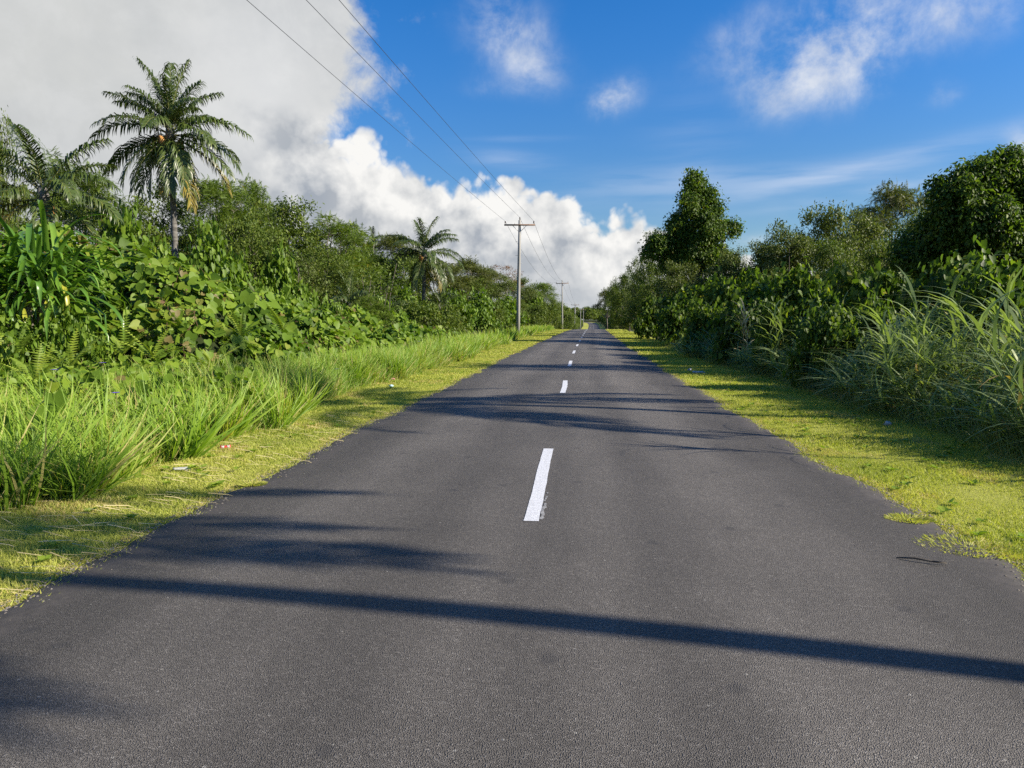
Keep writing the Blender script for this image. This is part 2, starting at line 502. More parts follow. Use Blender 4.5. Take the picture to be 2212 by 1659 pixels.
ry = np.concatenate([np.arange(-40, 0, 1), np.arange(0, 45, .12), np.arange(45, 130, .6), np.arange(130, 640, 3.0)])


def edge_l(y): return xc(y) - 2.80 + .07 * fbm1(y, 21, 7, .9, .68) - .10 * np.exp(-((y - 4) / 3.0) ** 2)


def edge_r(y): return xc(y) + 3.06 + .075 * fbm1(y, 33, 7, .8, .70) + .05 * np.exp(-((y - 4) / 3) ** 2)


ac = np.concatenate([[0, .012, .04], np.linspace(.08, .92, 13), [.96, .988, 1]])
el_, er_ = edge_l(ry), edge_r(ry)
X = el_[:, None] * (1 - ac) + er_[:, None] * ac
Y = np.repeat(ry[:, None], len(ac), 1)
Z = gz(Y) + .022 + .05 * (1 - (2 * ac - 1) ** 2)
Z[:, 0] = gz(ry) - .02; Z[:, -1] = gz(ry) - .02
road = link('road', grid_mesh('road', X, Y, Z, M['asphalt'], True, {'across': np.repeat(ac[None], len(ry), 0).ravel()}))
tag(road, 'worn grey asphalt road running straight into the distance', 'road', kind='structure')


def roadz(x, y):
    a = (x - edge_l(y)) / (edge_r(y) - edge_l(y))
    return gz(y) + .022 + .05 * (1 - (2 * a - 1) ** 2)


for side in (-1, 1):
    vy = np.concatenate([np.arange(-40, 0, 1), np.arange(0, 60, .5), np.arange(60, 640, 3.0)])
    s = np.linspace(0, 1, 9)
    e = edge_l(vy) + .25 if side < 0 else edge_r(vy) - .25
    w = 3.4
    X = e[:, None] + side * s[None] * w
    Y = np.repeat(vy[:, None], 9, 1)
    Z = gz(Y) + .004 + .02 * fbm2(X, Y, 8, 3, 1.1) * np.minimum(s * 3, 1)
    Z = np.where(s[None] < .09, gz(Y) - .012, Z)
    v = link('grass_verge', grid_mesh('grass_verge', X, Y, Z, M['turf']))
    tag(v, 'mown turf verge along the %s edge of the road' % ('left' if side < 0 else 'right'), 'verge', kind='structure')

# centre dashes
starts = [5.27, 14.75, 23.35, 32.1, 41.0, 50.0, 59.0, 68, 77, 86, 95, 104, 113] + list(range(341, 520, 9))
ordn = ['nearest', 'second', 'third', 'fourth', 'fifth', 'sixth', 'seventh', 'eighth', 'ninth', 'tenth', 'eleventh', 'twelfth', 'thirteenth']
for k, y0 in enumerate(starts):
    n = 26 if k < 4 else 8
    yy = np.linspace(y0, y0 + 3.05, n)
    wob = .004 * fbm1(yy, 50 + k, 3, 1.1) + (.014 * np.sin((yy - y0) * 1.3) if k == 1 else 0)
    hw = .058 + .002 * fbm1(yy, 90 + k, 4, 6)
    a = np.array([-1, -.3, .3, 1.0])
    X = (xc(yy) + wob)[:, None] + hw[:, None] * a[None]
    if k < 4: X[:, 0] += .0010 * rng.normal(size=n); X[:, -1] += .0010 * rng.normal(size=n)
    Y = np.repeat(yy[:, None], 4, 1)
    o = link('road_marking', grid_mesh('road_marking', X, Y, roadz(X, Y) + .004, M['paint']))
    if k < 13:
        lab = ('nearest white centre dash, with a faint double edge' if k == 0 else '%s white centre dash up the road from the camera' % ordn[k])
        tag(o, lab, 'road marking', 'white dashes along the road centre', 'structure')
    else:
        tag(o, 'tiny white centre dash on the road beyond the crest', 'road marking', 'white dashes beyond the crest', 'structure')
# overspray ghost beside the nearest dash, a few survey smears
G = Geo()
for q in range(26):
    y = 5.35 + abs(rng.normal()) * .35; x = xc(y) + .085 + rng.normal() * .008
    s = rng.uniform(.004, .012)
    z = roadz(x, y) + .004
    G.add([(x - s, y - s * 3, z), (x + s, y - s * 3, z), (x + s, y + s * 3, z), (x - s, y + s * 3, z)], [(0, 1, 2), (0, 2, 3)])
for (cx_, cy_, sx, sy) in ((-2.0, 44.2, .8, .10), (-1.75, 44.6, .10, .5), (2.1, 38.2, .35, .05), (1.9, 12.5, .06, .02), (-1.9, 11.2, .05, .02)):
    th = np.linspace(0, 2 * math.pi, 11)[:-1]
    rr = rng.uniform(.6, 1.1, 10)
    x = cx_ + sx / 2 * np.cos(th) * rr; y = cy_ + sy * np.sin(th) * rr * 1.5
    V = np.stack([np.append(x, cx_), np.append(y, cy_), roadz(np.append(x, cx_), np.append(y, cy_)) + .0035], -1)
    G.add(V, [(i, (i + 1) % 10, 10) for i in range(10)])
M['smear'] = plain_mat('worn_paint', (.10, .10, .10), (.34, .34, .33), 30, .7, .3)
tag(link('road_paint_smears', G.mesh('road_paint_smears', M['smear'])), 'faint worn white paint smears on the asphalt', 'road marking', kind='structure')

# ------------------------------------------------------------------ lawn blades on the verges (uncountable)
def lawn(side, y0, y1, dens, h, wmul):
    w = 2.75
    n = int((y1 - y0) * w * dens)
    y = rng.uniform(y0, y1, n)
    s = np.clip(rng.uniform(-.03, 1, n), 0, 1)
    s = np.where(np.isnan(s), 0, s)
    e = edge_l(y) if side < 0 else edge_r(y)
    edge_n = .10 * fbm1(y, 61 + side, 6, 2.1, .7)
    x = e + side * (np.abs(s) * w + np.clip(edge_n, -.12, .1) - .06)
    keep = rng.random(n) < np.clip((np.abs(s) * w) / .10 + .45, 0, 1)
    x, y = x[keep], y[keep]; n = len(x)
    z = gz(y) + .0 + .02 * fbm2(x, y, 8, 3, 1.1) * .6
    up = nrm(np.stack([rng.normal(0, .75, n), rng.normal(0, .75, n), np.full(n, 1.0)], -1))
    N = rdir(n)
    pt = fbm2(x, y, 14, 5, .9); p2 = fbm2(x, y, 15, 4, 2.7)
    t = np.clip(.46 + .24 * pt + .12 * p2 + .16 * rng.normal(size=n), 0, .93)
    t = np.where((p2 - .6 * pt > .75) & (rng.random(n) < .55), 1.0, t)
    dry = (np.abs(x - e) if side > 0 else np.abs(x - edge_l(y)))[:] if False else None
    de = np.abs(x - (edge_l(y) if side < 0 else edge_r(y)))
    t = np.where((de < .1) & (rng.random(n) < .35), 1.0, t)
    t = np.where(rng.random(n) < .03, 1.0, t)
    S = h * rng.uniform(.55, 1.3, n) * (1 + .25 * fbm2(x, y, 17, 3, 1.7))
    return scatter(BLADE1, np.stack([x, y, z], -1), up, N, S, t, wmul)


for side in (-1, 1):
    G = Geo()
    for a in ((2.2, 9, 6500, .042, 1.6), (9, 17, 3600, .05, 2.0), (17, 32, 1300, .065, 2.8), (32, 62, 450, .085, 4.2), (62, 118, 130, .11, 7)):
        V, F, t = lawn(side, *a); G.add(V, F, t)
    tag(link('lawn_grass', G.mesh('lawn_grass', M['lawn'])), 'short yellow-green mown grass on the %s verge' % ('left' if side < 0 else 'right'), 'grass', kind='stuff')

G = Geo(); GS = Geo(); GW = Geo()
for side in (-1, 1):
    ef = edge_l if side < 0 else edge_r
    for k in range(95):                       # runners creeping over the tar edge
        y0 = 2.3 + 26 * rng.random() ** 1.5; n = 45
        L_ = rng.uniform(.05, .22); a = rng.normal(0, .8, n)
        y = y0 + rng.normal(0, .07, n); x = ef(y) - side * L_ * rng.random(n) ** 1.3
        up = nrm(np.stack([rng.normal(-side * .6, .6, n), rng.normal(0, .8, n), np.full(n, .8)], -1))
        V, F, t = scatter(BLADE1, np.stack([x, y, gz(y) + .012], -1), up, rdir(n), rng.uniform(.02, .05, n), np.clip(.55 + rng.normal(0, .3, n), 0, 1), 2.0); G.add(V, F, t)
    n = 2600                                  # grit washed out of the edge
    y = 2.0 + 30 * rng.random(n) ** 1.5; x = ef(y) - side * np.abs(rng.normal(0, .10, n)) + side * .03
    for a_, b_ in ((0, 1),):
        T = np.array([(-1, -1, 0), (1, -1, .0), (0, 1.1, 0), (0, 0, 1.1)], float); FT = np.array([(0, 1, 3), (1, 2, 3), (2, 0, 3)])
        z = np.maximum(roadz(x, y), gz(y) + .006)
        V, F, t = scatter((T, FT), np.stack([x, y, z], -1), np.stack([rng.normal(size=n), rng.normal(size=n), np.zeros(n)], -1), np.tile([0, 0, 1.], (n, 1)) + rng.normal(0, .2, (n, 3)), rng.uniform(.003, .010, n), rng.random(n)); GS.add(V, F, t)
    for k in range(170):                      # flat weed rosettes in the turf
        y0 = 2.5 + 24 * rng.random() ** 1.3; s_ = rng.uniform(.08, 2.0); x0 = ef(np.array(y0)) + side * s_; n = 7
        a = rng.uniform(0, 6.28) + np.arange(n) * .9
        V, F, t = scatter(OVAL, np.stack([np.full(n, x0), np.full(n, y0), np.full(n, gz(y0) + .03)], -1), np.stack([np.cos(a), np.sin(a), rng.uniform(.1, .7, n)], -1), np.tile([0, 0, 1.], (n, 1)) + rng.normal(0, .2, (n, 3)), rng.uniform(.04, .085, n), np.clip(.4 + rng.normal(0, .2, n), 0, 1), 1.3); GW.add(V, F, t)
M['grit'] = plain_mat('grit', (.09, .08, .07), (.24, .22, .19), 60, .9, .2)
tag(link('edge_grass', G.mesh('edge_grass', M['lawn'])), 'grass runners creeping over the tar edges of the road', 'grass', kind='stuff')
tag(link('edge_gravel', GS.mesh('edge_gravel', M['grit'])), 'loose grit along both edges of the asphalt', 'gravel', kind='stuff')
tag(link('turf_weeds', GW.mesh('turf_weeds', M['weed'])), 'flat broadleaf weeds growing in the mown verges', 'weeds', kind='stuff')

# dry clippings lying on the left verge, and along the asphalt edges
G = Geo()
n = 700
y = 2.6 + 9 * rng.random(n) ** 1.3; x = edge_l(y) - rng.uniform(-.02, 1.7, n)
d = nrm(np.stack([np.cos(rng.normal(.35, .35, n)), np.sin(rng.normal(.35, .35, n)), rng.normal(0, .05, n)], -1))
V, F, t = scatter(BLADE2, np.stack([x, y, gz(y) + rng.uniform(.05, .075, n)], -1), d, np.tile([0, 0, 1.], (n, 1)) + rng.normal(0, .2, (n, 3)), rng.uniform(.12, .42, n), rng.random(n), .6)
G.add(V, F, t)
for side in (-1, 1):
    n = 1500
    y = 2.5 + 22 * rng.random(n) ** 1.4
    x = (edge_l(y) if side < 0 else edge_r(y)) - side * rng.normal(-.03, .05, n)
    ang = rng.normal(1.57, .5, n)
    d = np.stack([np.cos(ang), np.sin(ang), rng.normal(0, .08, n)], -1)
    V, F, t = scatter(BLADE2, np.stack([x, y, gz(y) + rng.uniform(.01, .035, n)], -1), d, np.tile([0, 0, 1.], (n, 1)) + rng.normal(0, .2, (n, 3)), rng.uniform(.05, .16, n), rng.random(n), .9)
    G.add(V, F, t)
tag(link('grass_clippings', G.mesh('grass_clippings', M['straw'])), 'dry straw clippings strewn over the verge edges', 'clippings', kind='stuff')

# ------------------------------------------------------------------ tall grass, weeds on the left
GP = [(-4.6, 3.5), (-4.6, 5.5), (-4.4, 6.5), (-4.6, 8.7), (-4.7, 11), (-5.0, 13.5), (-4.75, 16), (-4.45, 20), (-4.5, 30), (-4.6, 60), (-3.6, 110), (-2, 140)]


def gfront(y): return np.interp(y, [q[1] for q in GP], [q[0] for q in GP]) + .28 * fbm1(y, 71, 4, .9, .6)


G = Geo()


def tall(n, y0, y1, wid, hs, tpl, wm, lean=.45):
    y = rng.uniform(y0, y1, n); s = rng.random(n)
    x = gfront(y) - s * np.interp(y, [y0, y1], wid)
    cl = fbm2(x, y, 5, 4, 1.6)
    keep = rng.random(n) < .62 + .5 * cl
    x, y, s, cl = x[keep], y[keep], s[keep], cl[keep]; n = len(x)
    h = hs * rng.uniform(.55, 1.15, n) * (.85 + .35 * cl) * np.clip(.35 + s * 5, .35, 1)
    dd = np.stack([lean + rng.normal(0, .33, n), rng.normal(-.05, .33, n), np.full(n, 1.0)], -1)
    NN = np.stack([np.full(n, .5), rng.normal(0, .5, n), np.full(n, .35)], -1) * np.sign(rng.normal(size=n) + .8)[:, None]
    t = np.clip(.45 + .22 * rng.normal(size=n) + .2 * cl, 0, .93)
    t = np.where(rng.random(n) < .05 + .25 * (s < .12), 1, t)
    V, F, tt = scatter(tpl, np.stack([x, y, gz(y)], -1), dd, NN, h * 1.15, t, wm)
    G.add(V, F, tt)


tall(56000, 4.0, 13.8, (6, 9), .66, BLADE3, 1.0)
tall(36000, 13, 24, (2.2, 2.8), .72, BLADE3, 1.1)
tall(22000, 24, 45, (2.2, 2.4), .75, BLADE3, 1.7)
tall(12000, 45, 110, (2.0, 2.2), .8, BLADE2, 2.2)
for k in range(140):                          # tussocks of long blades leaning over towards the road
    y0 = 4.6 + 9.0 * rng.random(); s0 = rng.random() ** 1.6; x0 = gfront(np.array(y0)) - .12 - s0 * 4.5; n = 64
    a = rng.uniform(0, 6.28, n); rr = .16 * np.sqrt(rng.random(n))
    P = np.stack([x0 + rr * np.cos(a), y0 + rr * np.sin(a), np.full(n, gz(y0))], -1)
    dd = np.stack([rng.normal(.5, .2) + rng.normal(0, .34, n) + 1.3 * rr * np.cos(a), rng.normal(-.12, .25, n) + 1.3 * rr * np.sin(a), np.ones(n)], -1)
    V, F, t = scatter(BLADE3, P, dd, np.stack([np.full(n, .6), rng.normal(0, .5, n), np.full(n, .5)], -1), rng.uniform(.3, 1.0, n) * (.75 + .5 * rng.random()), np.where(rng.random(n) < .06, 1, np.clip(.66 + rng.normal(0, .2) + rng.normal(0, .14, n), 0, .93)), 1.05); G.add(V, F, t)
tag(link('tall_grass', G.mesh('tall_grass', M['grass'])), 'bright green knee-high grass leaning over the left verge', 'grass', kind='stuff')

G = Geo()
for (n, y0, y1, w, hh, ls) in ((120000, 4.0, 14.0, 8.8, .66, .055), (22000, 13, 34, 2.8, .6, .06), (9000, 34, 110, 2.4, .6, .09)):
    y = rng.uniform(y0, y1, n); s = rng.random(n) ** .9
    x = gfront(y) - .02 - s * w
    cl = fbm2(x, y, 19, 4, 1.3)
    keep = rng.random(n) < .45 + .6 * cl + .3 * (s > .4)
    x, y, s, cl = x[keep], y[keep], s[keep], cl[keep]; n = len(x)
    z = gz(y) + hh * np.clip(.3 + 3 * s, 0, 1) * (.75 + .6 * s * (y0 < 10)) * (.75 + .35 * cl) * rng.random(n) ** .5
    V, F, t = scatter(KITE, np.stack([x, y, z], -1), rdir(n) * [1, 1, .4], rdir(n) + [.4, -.2, .9], ls * rng.uniform(.6, 1.4, n), np.clip(.5 + .25 * rng.normal(size=n), 0, 1), 1.3)
    G.add(V, F, t)
tag(link('weed_undergrowth', G.mesh('weed_undergrowth', M['weed'])), 'small-leaved yellow-green weeds mixed into the tall grass', 'weeds', kind='stuff')

# violet flowers in the grass, fern plants
for k, (u, v, yy) in enumerate(((222, 785, 9.0), (118, 800, 8.6), (728, 798, 13.6), (250, 850, 7.4), (905, 738, 22))):
    P = aty(u, v, yy)
    G = Geo()
    for a in range(5):
        t = a * 1.2566
        d = np.array([[math.cos(t), math.sin(t), .35]])
        V, F, tt = scatter(OVAL, [[0, 0, 0]], d, [[0, 0, 1.]], .055, .5, 1.6); G.add(V, F, tt)
    tube(G, [(0, 0, -.30), (0.01, 0, -.15), (0, 0, 0)], .003, 4, 1)
    o = link('violet_flower', G.mesh('violet_flower', [M['flower'], M['stalk']]), None, P)
    tag(o, ['violet flower in the grass below the strap-leaved clump', 'violet flower lowest left among the ferns', 'violet flower near the creeper edge by the grass tips',
            'violet flower over the broad single leaf in the grass', 'violet flower far up the grass strip'][k], 'flower', 'violet flowers in the grass')


def fern_mesh(seed):
    g = np.random.default_rng(seed); G = Geo()
    n = 9
    a = g.uniform(0, 6.28, n); e = g.uniform(.5, 1.35, n)
    d = np.stack([np.cos(a) * np.cos(e), np.sin(a) * np.cos(e), np.sin(e)], -1)
    N = np.stack([-np.cos(a) * np.sin(e), -np.sin(a) * np.sin(e), np.cos(e)], -1) + g.normal(0, .15, (n, 3))
    V, F, t = scatter(FERN, np.zeros((n, 3)), d, N, g.uniform(.45, .85, n), g.random(n)); G.add(V, F, t)
    return G.mesh('fern', M['fern'])


fm = [fern_mesh(s) for s in (1, 2, 3)]
fern_spots = [(75, 790, 10.2, 'upright yellow-green sword fern standing left of the violet flowers'), (30, 740, 11.5, 'fern at the foot of the strap-leaved clump, at the photo edge'), (150, 760, 11.3, 'fern between the strap-leaved clump and the grass'),
              (330, 745, 12, 'fern in front of the creeper bank, below the pandanus leaf tips'), (265, 735, 12.2, 'fern beside the dead leaf under the strap-leaved clump'), (520, 700, 14.5, 'pale fern overlapping the creeper leaves midway along the bank'), (455, 765, 12.6, 'fern at the lower edge of the creeper bank'),
              (610, 690, 16, 'fern poking out of the creeper near the dark trees'), (395, 690, 14, 'fern among the largest creeper leaves')]
for k, (u, v, yy, lab) in enumerate(fern_spots):
    P = aty(u, v, yy); P[2] -= .25
    tag(link('fern', fm[k % 3], None, P, k * 1.3, (1.0,) * 3), lab, 'fern', 'ferns along the creeper bank')

# two big single leaves standing up in the near grass
for k, (u, v, yy, s) in enumerate(((88, 880, 6.5, .25), (118, 850, 6.7, .21), (4, 905, 6.2, .17))):
    P = aty(u, v, yy)
    G = Geo()
    V, F, t = scatter(HEART, [[0, 0, 0]], [[.25, -.05, -.8]], [[.45 - .2 * k, -.8, .45]], s, [.42]); G.add(V, F, t)
    tube(G, [(0, 0, 0), (-.05, .05, -.2), (-.04, .05, -.55)], .006, 4)
    o = link('broad_leaf_plant', G.mesh('broad_leaf_plant', M['creeper']), None, P)
    tag(o, ['single broad heart-shaped leaf above the near tall grass', 'second heart-shaped leaf just above the broad single leaf', 'heart-shaped leaf cut by the photo edge in the near grass'][k], 'plant', 'single broad leaves in the tall grass')

# ------------------------------------------------------------------ creeper bank on the left
def bank_h(x, y):
    fx = np.clip((-6.3 - x) / 5.0, 0, 1)
    h = .45 + 3.3 * fx ** .85
    h = h * np.interp(y, [11, 15, 22, 30, 45], [1, 1, .66, .46, .42])
    h = np.where(x < -12, np.minimum(h, 3.6 + .1 * (-12 - x)), h)
    fr = np.clip((y - np.interp(x, [-16, -11, -7.6, -6.4], [14.6, 14.4, 12.6, 13.4])) / 2.2, 0, 1)
    return h * (.22 + .78 * fr ** .7) + (.42 * fbm2(x, y, 3, 4, .8) + .24 * fbm2(x, y, 9, 3, 2.4) + .10 * fbm2(x, y, 23, 2, 5.5)) * np.clip(fr + .2, 0, 1)


def on_surface(hf, x, y, lay):
    e = .15
    z = hf(x, y)
    nx = -(hf(x + e, y) - hf(x - e, y)) / (2 * e); ny = -(hf(x, y + e) - hf(x, y - e)) / (2 * e)
    N = nrm(np.stack([nx, ny, np.ones_like(x)], -1))
    return np.stack([x, y, z], -1) - N * lay[:, None], N


def creeper_leaves(G, hf, x, y, size, seed, big=.12):
    n = len(x)
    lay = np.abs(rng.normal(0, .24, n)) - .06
    P, N = on_surface(hf, x, y, lay)
    P[:, 2] += gz(y)
    nn = nrm(N * .8 + np.array([.35, -.25, .5]) + rng.normal(0, .55, (n, 3)))
    dn = np.stack([N[:, 0], N[:, 1], -np.ones(n) * .8], -1) + rng.normal(0, .7, (n, 3))
    cl = fbm2(x, y, seed, 4, .8)
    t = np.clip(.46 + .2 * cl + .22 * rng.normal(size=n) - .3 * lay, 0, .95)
    t = np.where(rng.random(n) < .0022, 1.0, t)
    S = size * np.where(rng.random(n) < .35, rng.uniform(.32, .6, n), rng.uniform(.6, 1.2, n)) * (1 + .35 * (fbm2(x, y, seed + 1, 3, .55) > .35))
    V, F, tt = scatter(HEART, P, dn, nn, S, t); G.add(V, F, tt)


G = Geo()
n = 36000
x = rng.uniform(-18, -6.1, n); y = 11.8 + 15 * rng.random(n)
keep = (y > np.interp(x, [-18, -11, -7.6, -6.4], [14.2, 13.6, 12.0, 13.0]) + .3 * fbm1(x, 5, 3, 2)) & (x < -6.15 - .15 * np.clip(y - 14, 0, 5) * .2 + .2 * fbm1(y, 6, 3, 2))
creeper_leaves(G, bank_h, x[keep], y[keep], .21, 41)
n = 13000
x = rng.uniform(-15, -6.6, n); y = 26 + 22 * rng.random(n)
creeper_leaves(G, bank_h, x, y, .22, 43)
n = 9000                                         # runners of the creeper spreading down into the grass
y = 7.0 + 6.6 * rng.random(n); x = gfront(y) - .5 - rng.random(n) ** .8 * 7.5
kp = rng.random(n) < np.clip((y - 7.0) / 5.5, .05, 1) * np.clip(.45 + .9 * fbm2(x, y, 29, 3, .9), 0, 1)
x, y = x[kp], y[kp]; n = len(x)
V, F, tt = scatter(HEART, np.stack([x, y, gz(y) + rng.uniform(.35, .85, n)], -1), rdir(n) * [1, 1, .5] - [0, 0, .35], np.array([.4, -.35, .7]) + rng.normal(0, .4, (n, 3)), rng.uniform(.07, .17, n), np.clip(.55 + rng.normal(0, .2, n), 0, .95)); G.add(V, F, tt)
bank = link('creeper_leaves', G.mesh('creeper_leaves', M['creeper']))
tag(bank, 'bank of overlapping heart-shaped creeper leaves on the left slope', 'creeper', kind='stuff')
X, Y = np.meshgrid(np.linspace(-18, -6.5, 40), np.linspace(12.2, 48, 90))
Z = np.maximum(bank_h(X, Y) - .38, -.1) + gz(Y)  # backing sheet below the leaves, its dark colour stands in for shade
tag(link('creeper_shade_sheet', grid_mesh('creeper_shade_sheet', X, Y, Z, M['leaf_gap_shade'])), 'dark sheet coloured as the shade beneath the creeper leaves', 'shade sheet', kind='structure')

# large-leaved plants standing out of the creeper, and withered leaves caught in it
for k, (u, v, yy, lab) in enumerate(((298, 600, 17.5, 'cluster of very large upright leaves halfway up the creeper bank'), (345, 590, 18.5, 'large-leaved plant by the tall palm foot, right of the bigger leaf cluster'), (560, 655, 17.0, 'large-leaved plant low on the creeper bank near the grass'), (205, 690, 13.4, 'large-leaved plant right under the strap-leaved clump'))):
    P = aty(u, v, yy); G = Geo(); g = np.random.default_rng(700 + k); n = 8
    a = g.uniform(0, 6.28, n); q = np.stack([.22 * np.cos(a), .22 * np.sin(a), g.uniform(.0, .3, n)], -1)
    V, F, t = scatter(HEART, q, np.stack([np.cos(a) * .6 + .2, np.sin(a) * .6 - .1, g.uniform(-.9, .1, n)], -1), np.stack([.6 + .3 * np.cos(a), -.5 + .3 * np.sin(a), np.full(n, .5)], -1), g.uniform(.26, .46, n), g.uniform(.25, .6, n)); G.add(V, F, t)
    for i in range(n): tube(G, [(0, 0, -.9), q[i] * .6 - [0, 0, .2], q[i]], .008, 4, 0, .3)
    tag(link('large_leaf_plant', G.mesh('large_leaf_plant', M['creeper']), None, P), lab, 'plant', 'large-leaved plants in the creeper')
G = Geo(); n = 260
x = rng.uniform(-13, -6.6, n); y = rng.uniform(12.6, 26, n)
P, Nn = on_surface(bank_h, x, y, np.full(n, -.02)); P[:, 2] += gz(y)
V, F, t = scatter(HEART, P, rdir(n) - [0, 0, .7], Nn + rng.normal(0, .5, (n, 3)), rng.uniform(.04, .095, n), rng.random(n)); G.add(V, F, t)
M['dead_leaf'] = leaf_mat('withered_leaf', [(0, (.10, .055, .03)), (.6, (.20, .12, .07)), (1, (.30, .22, .10))], .2, .7, .2, .0)
for k in range(46):
    x0 = rng.uniform(-12.5, -6.8); y0 = rng.uniform(12.8, 24); a = rng.uniform(0, 6.28); s = np.linspace(0, 1, 9)
    xs = x0 + s * 1.6 * math.cos(a) + .08 * rng.normal(size=9); ys = y0 + s * 1.6 * math.sin(a) + .08 * rng.normal(size=9)
    zs = bank_h(xs, ys) + gz(ys) + .05 + .06 * rng.normal(size=9)
    tube(G, np.stack([xs, ys, zs], -1), .006, 4, 0, .3)
tag(link('withered_leaves', G.mesh('withered_leaves', M['dead_leaf'])), 'withered brown leaves and bare stems caught in the creeper bank', 'dead leaves', kind='stuff')

# ------------------------------------------------------------------ trees
def lobes_crown(seed, lobes, tpl, size, ncl, nl, rcl, flat, mat, up=.7, outw=.6, droop=.4, tintb=.46, shell=(.72, 1.0), low=-.35, wid=1.0, hang=0.0, dz=1.0):
    g = np.random.default_rng(seed); G = Geo()
    lobes = np.asarray(lobes, float)
    wts = (lobes[:, 3] * lobes[:, 4] + lobes[:, 3] * lobes[:, 5]); wts = wts / wts.sum()
    li = g.choice(len(lobes), ncl, p=wts)
    d = rdir(ncl, g)
    d[:, 2] = np.where(d[:, 2] < low, -d[:, 2] * .6, d[:, 2])
    sh = g.uniform(*shell, ncl)
    c = lobes[li, :3] + d * lobes[li, 3:6] * sh[:, None]
    ct = g.normal(0, .13, ncl)
    k = np.repeat(np.arange(ncl), nl); n = len(k)
    off = g.normal(0, 1, (n, 3)) * rcl * np.array([1, 1, flat])
    P = c[k] + off
    if hang: P[:, 2] -= hang * np.abs(g.normal(0, 1, n)) * (d[k, 2] < .5)
    out = nrm(d[k] + .35 * nrm(off))
    N = nrm(out * outw + np.array([0, 0, up]) + g.normal(0, .42, (n, 3)))
    D = g.normal(0, .7, (n, 3)) * np.array([1, 1, dz]) + out * .5 - np.array([0, 0, droop])
    t = np.clip(tintb + ct[k] + .15 * g.normal(size=n), 0, .95)
    t = np.where(g.random(n) < .008, 1, t)
    V, F, tt = scatter(tpl, P, D, N, size * g.uniform(.65, 1.3, n), t, wid); G.add(V, F, tt)
    return G.mesh('crown', mat), c, li


def limbs(seed, lobes, h0, r0, mat, cl=None, base=(0, 0)):
    g = np.random.default_rng(seed + 900); G = Geo()
    lobes = np.asarray(lobes, float)
    fork = np.array([base[0] * .5, base[1] * .5, h0])
    tube(G, [(0, 0, -.4), (g.normal(0, .08), g.normal(0, .08), h0 * .5), fork], [r0 * 1.25, r0, r0 * .82], 8)
    for i, l in enumerate(lobes):
        e = l[:3] + np.array([0, 0, -l[5] * .2])
        mid = fork * .5 + e * .5 + np.array([g.normal(0, .25), g.normal(0, .25), -.12 * np.linalg.norm(e[:2] - fork[:2])])
        s = np.linspace(0, 1, 6)[:, None]
        pts = (1 - s) ** 2 * fork + 2 * s * (1 - s) * mid + s * s * e
        tube(G, pts, np.linspace(r0 * .55, r0 * .14, 6), 5)
        if cl is not None:
            c, li = cl
            for q in g.permutation(np.where(li == i)[0])[:5]:
                tube(G, [e, (e + c[q]) / 2 + g.normal(0, .1, 3), c[q]], [r0 * .14, r0 * .08, r0 * .03], 4)
    return G.mesh('trunk', mat, True)


def blob_lobes(seed, n, R, H, zc, rr, rz, top=0.0, spread=1.0):
    g = np.random.default_rng(seed); L = []
    for i in range(n):
        a = i * 2.399 + g.uniform(-.4, .4); q = math.sqrt((i + .5) / n) * spread
        z = zc + (1 - q * q) * (H - zc - rz) * g.uniform(.75, 1.1) + g.uniform(-.3, .3) - q * .3
        s = g.uniform(.8, 1.2)
        L.append((R * q * .8 * math.cos(a), R * q * .8 * math.sin(a), z, rr * s, rr * s, rz * s))
    return L


def sub(lobes, k, f, seed):
    g = np.random.default_rng(seed + 40); out = []
    for l in lobes:
        l = np.asarray(l, float)
        out.append(tuple(np.concatenate([l[:3], l[3:6] * .82])))
        for q in range(k):
            d = rdir(1, g)[0]; d[2] = abs(d[2]) * (1 if g.random() < .75 else -.5)
            s = f * g.uniform(.65, 1.25)
            out.append(tuple(np.concatenate([l[:3] + d * l[3:6] * g.uniform(.75, 1.1), l[3:6] * s])))
    return out


VAR = {}
DIM = {}


def variant(key, seed, lobes, h0, r0, bark, **kw):
    ks = kw.pop('subs', None)
    crown_lobes = sub(lobes, ks[0], ks[1], seed) if ks else lobes
    me, c, li = lobes_crown(seed, crown_lobes, **kw)
    if ks: li = li // (ks[0] + 1)
    q = np.empty(len(me.vertices) * 3, dtype=np.float32); me.vertices.foreach_get('co', q); q = q.reshape(-1, 3)
    DIM.setdefault(key, []).append((float(np.percentile(q[:, 2], 99.5)), float(np.percentile(np.hypot(q[:, 0], q[:, 1]), 96))))
    VAR.setdefault(key, []).append((me, limbs(seed, lobes, h0, r0, bark, (c, li))))


for s in (1, 2, 3, 4):        # feathery legume trees: wide layered pads, about 9 m tall, 4.8 m radius
    variant('legume', s, blob_lobes(s, 16, 5.0, 9.3, 4.2, 1.5, .85), 2.6, .2, M['pale_bark'], tpl=PINN, size=.46, ncl=520, nl=18, rcl=.34, flat=.35, mat=M['legume'], up=1.2, outw=.3, droop=.08, dz=.35, subs=(4, .5))
for s in (11, 12):            # same habit, olive-brown
    variant('olive', s, blob_lobes(s, 12, 5.0, 9.0, 5.4, 1.7, .6), 3.0, .2, M['pale_bark'], tpl=PINN, size=.50, ncl=280, nl=24, rcl=.42, flat=.35, mat=M['olive'], up=1.2, outw=.3, droop=.08, dz=.35, subs=(4, .5))
for s in (21, 22, 23, 24):    # dense broadleaf, 8 m tall, radius 3.4
    variant('broad', s, blob_lobes(s, 11, 3.6, 8.3, 2.6, 1.45, 1.25), 1.6, .17, M['bark'], tpl=OVAL, size=.18, ncl=420, nl=30, rcl=.24, flat=.75, mat=M['broad'], subs=(5, .42))
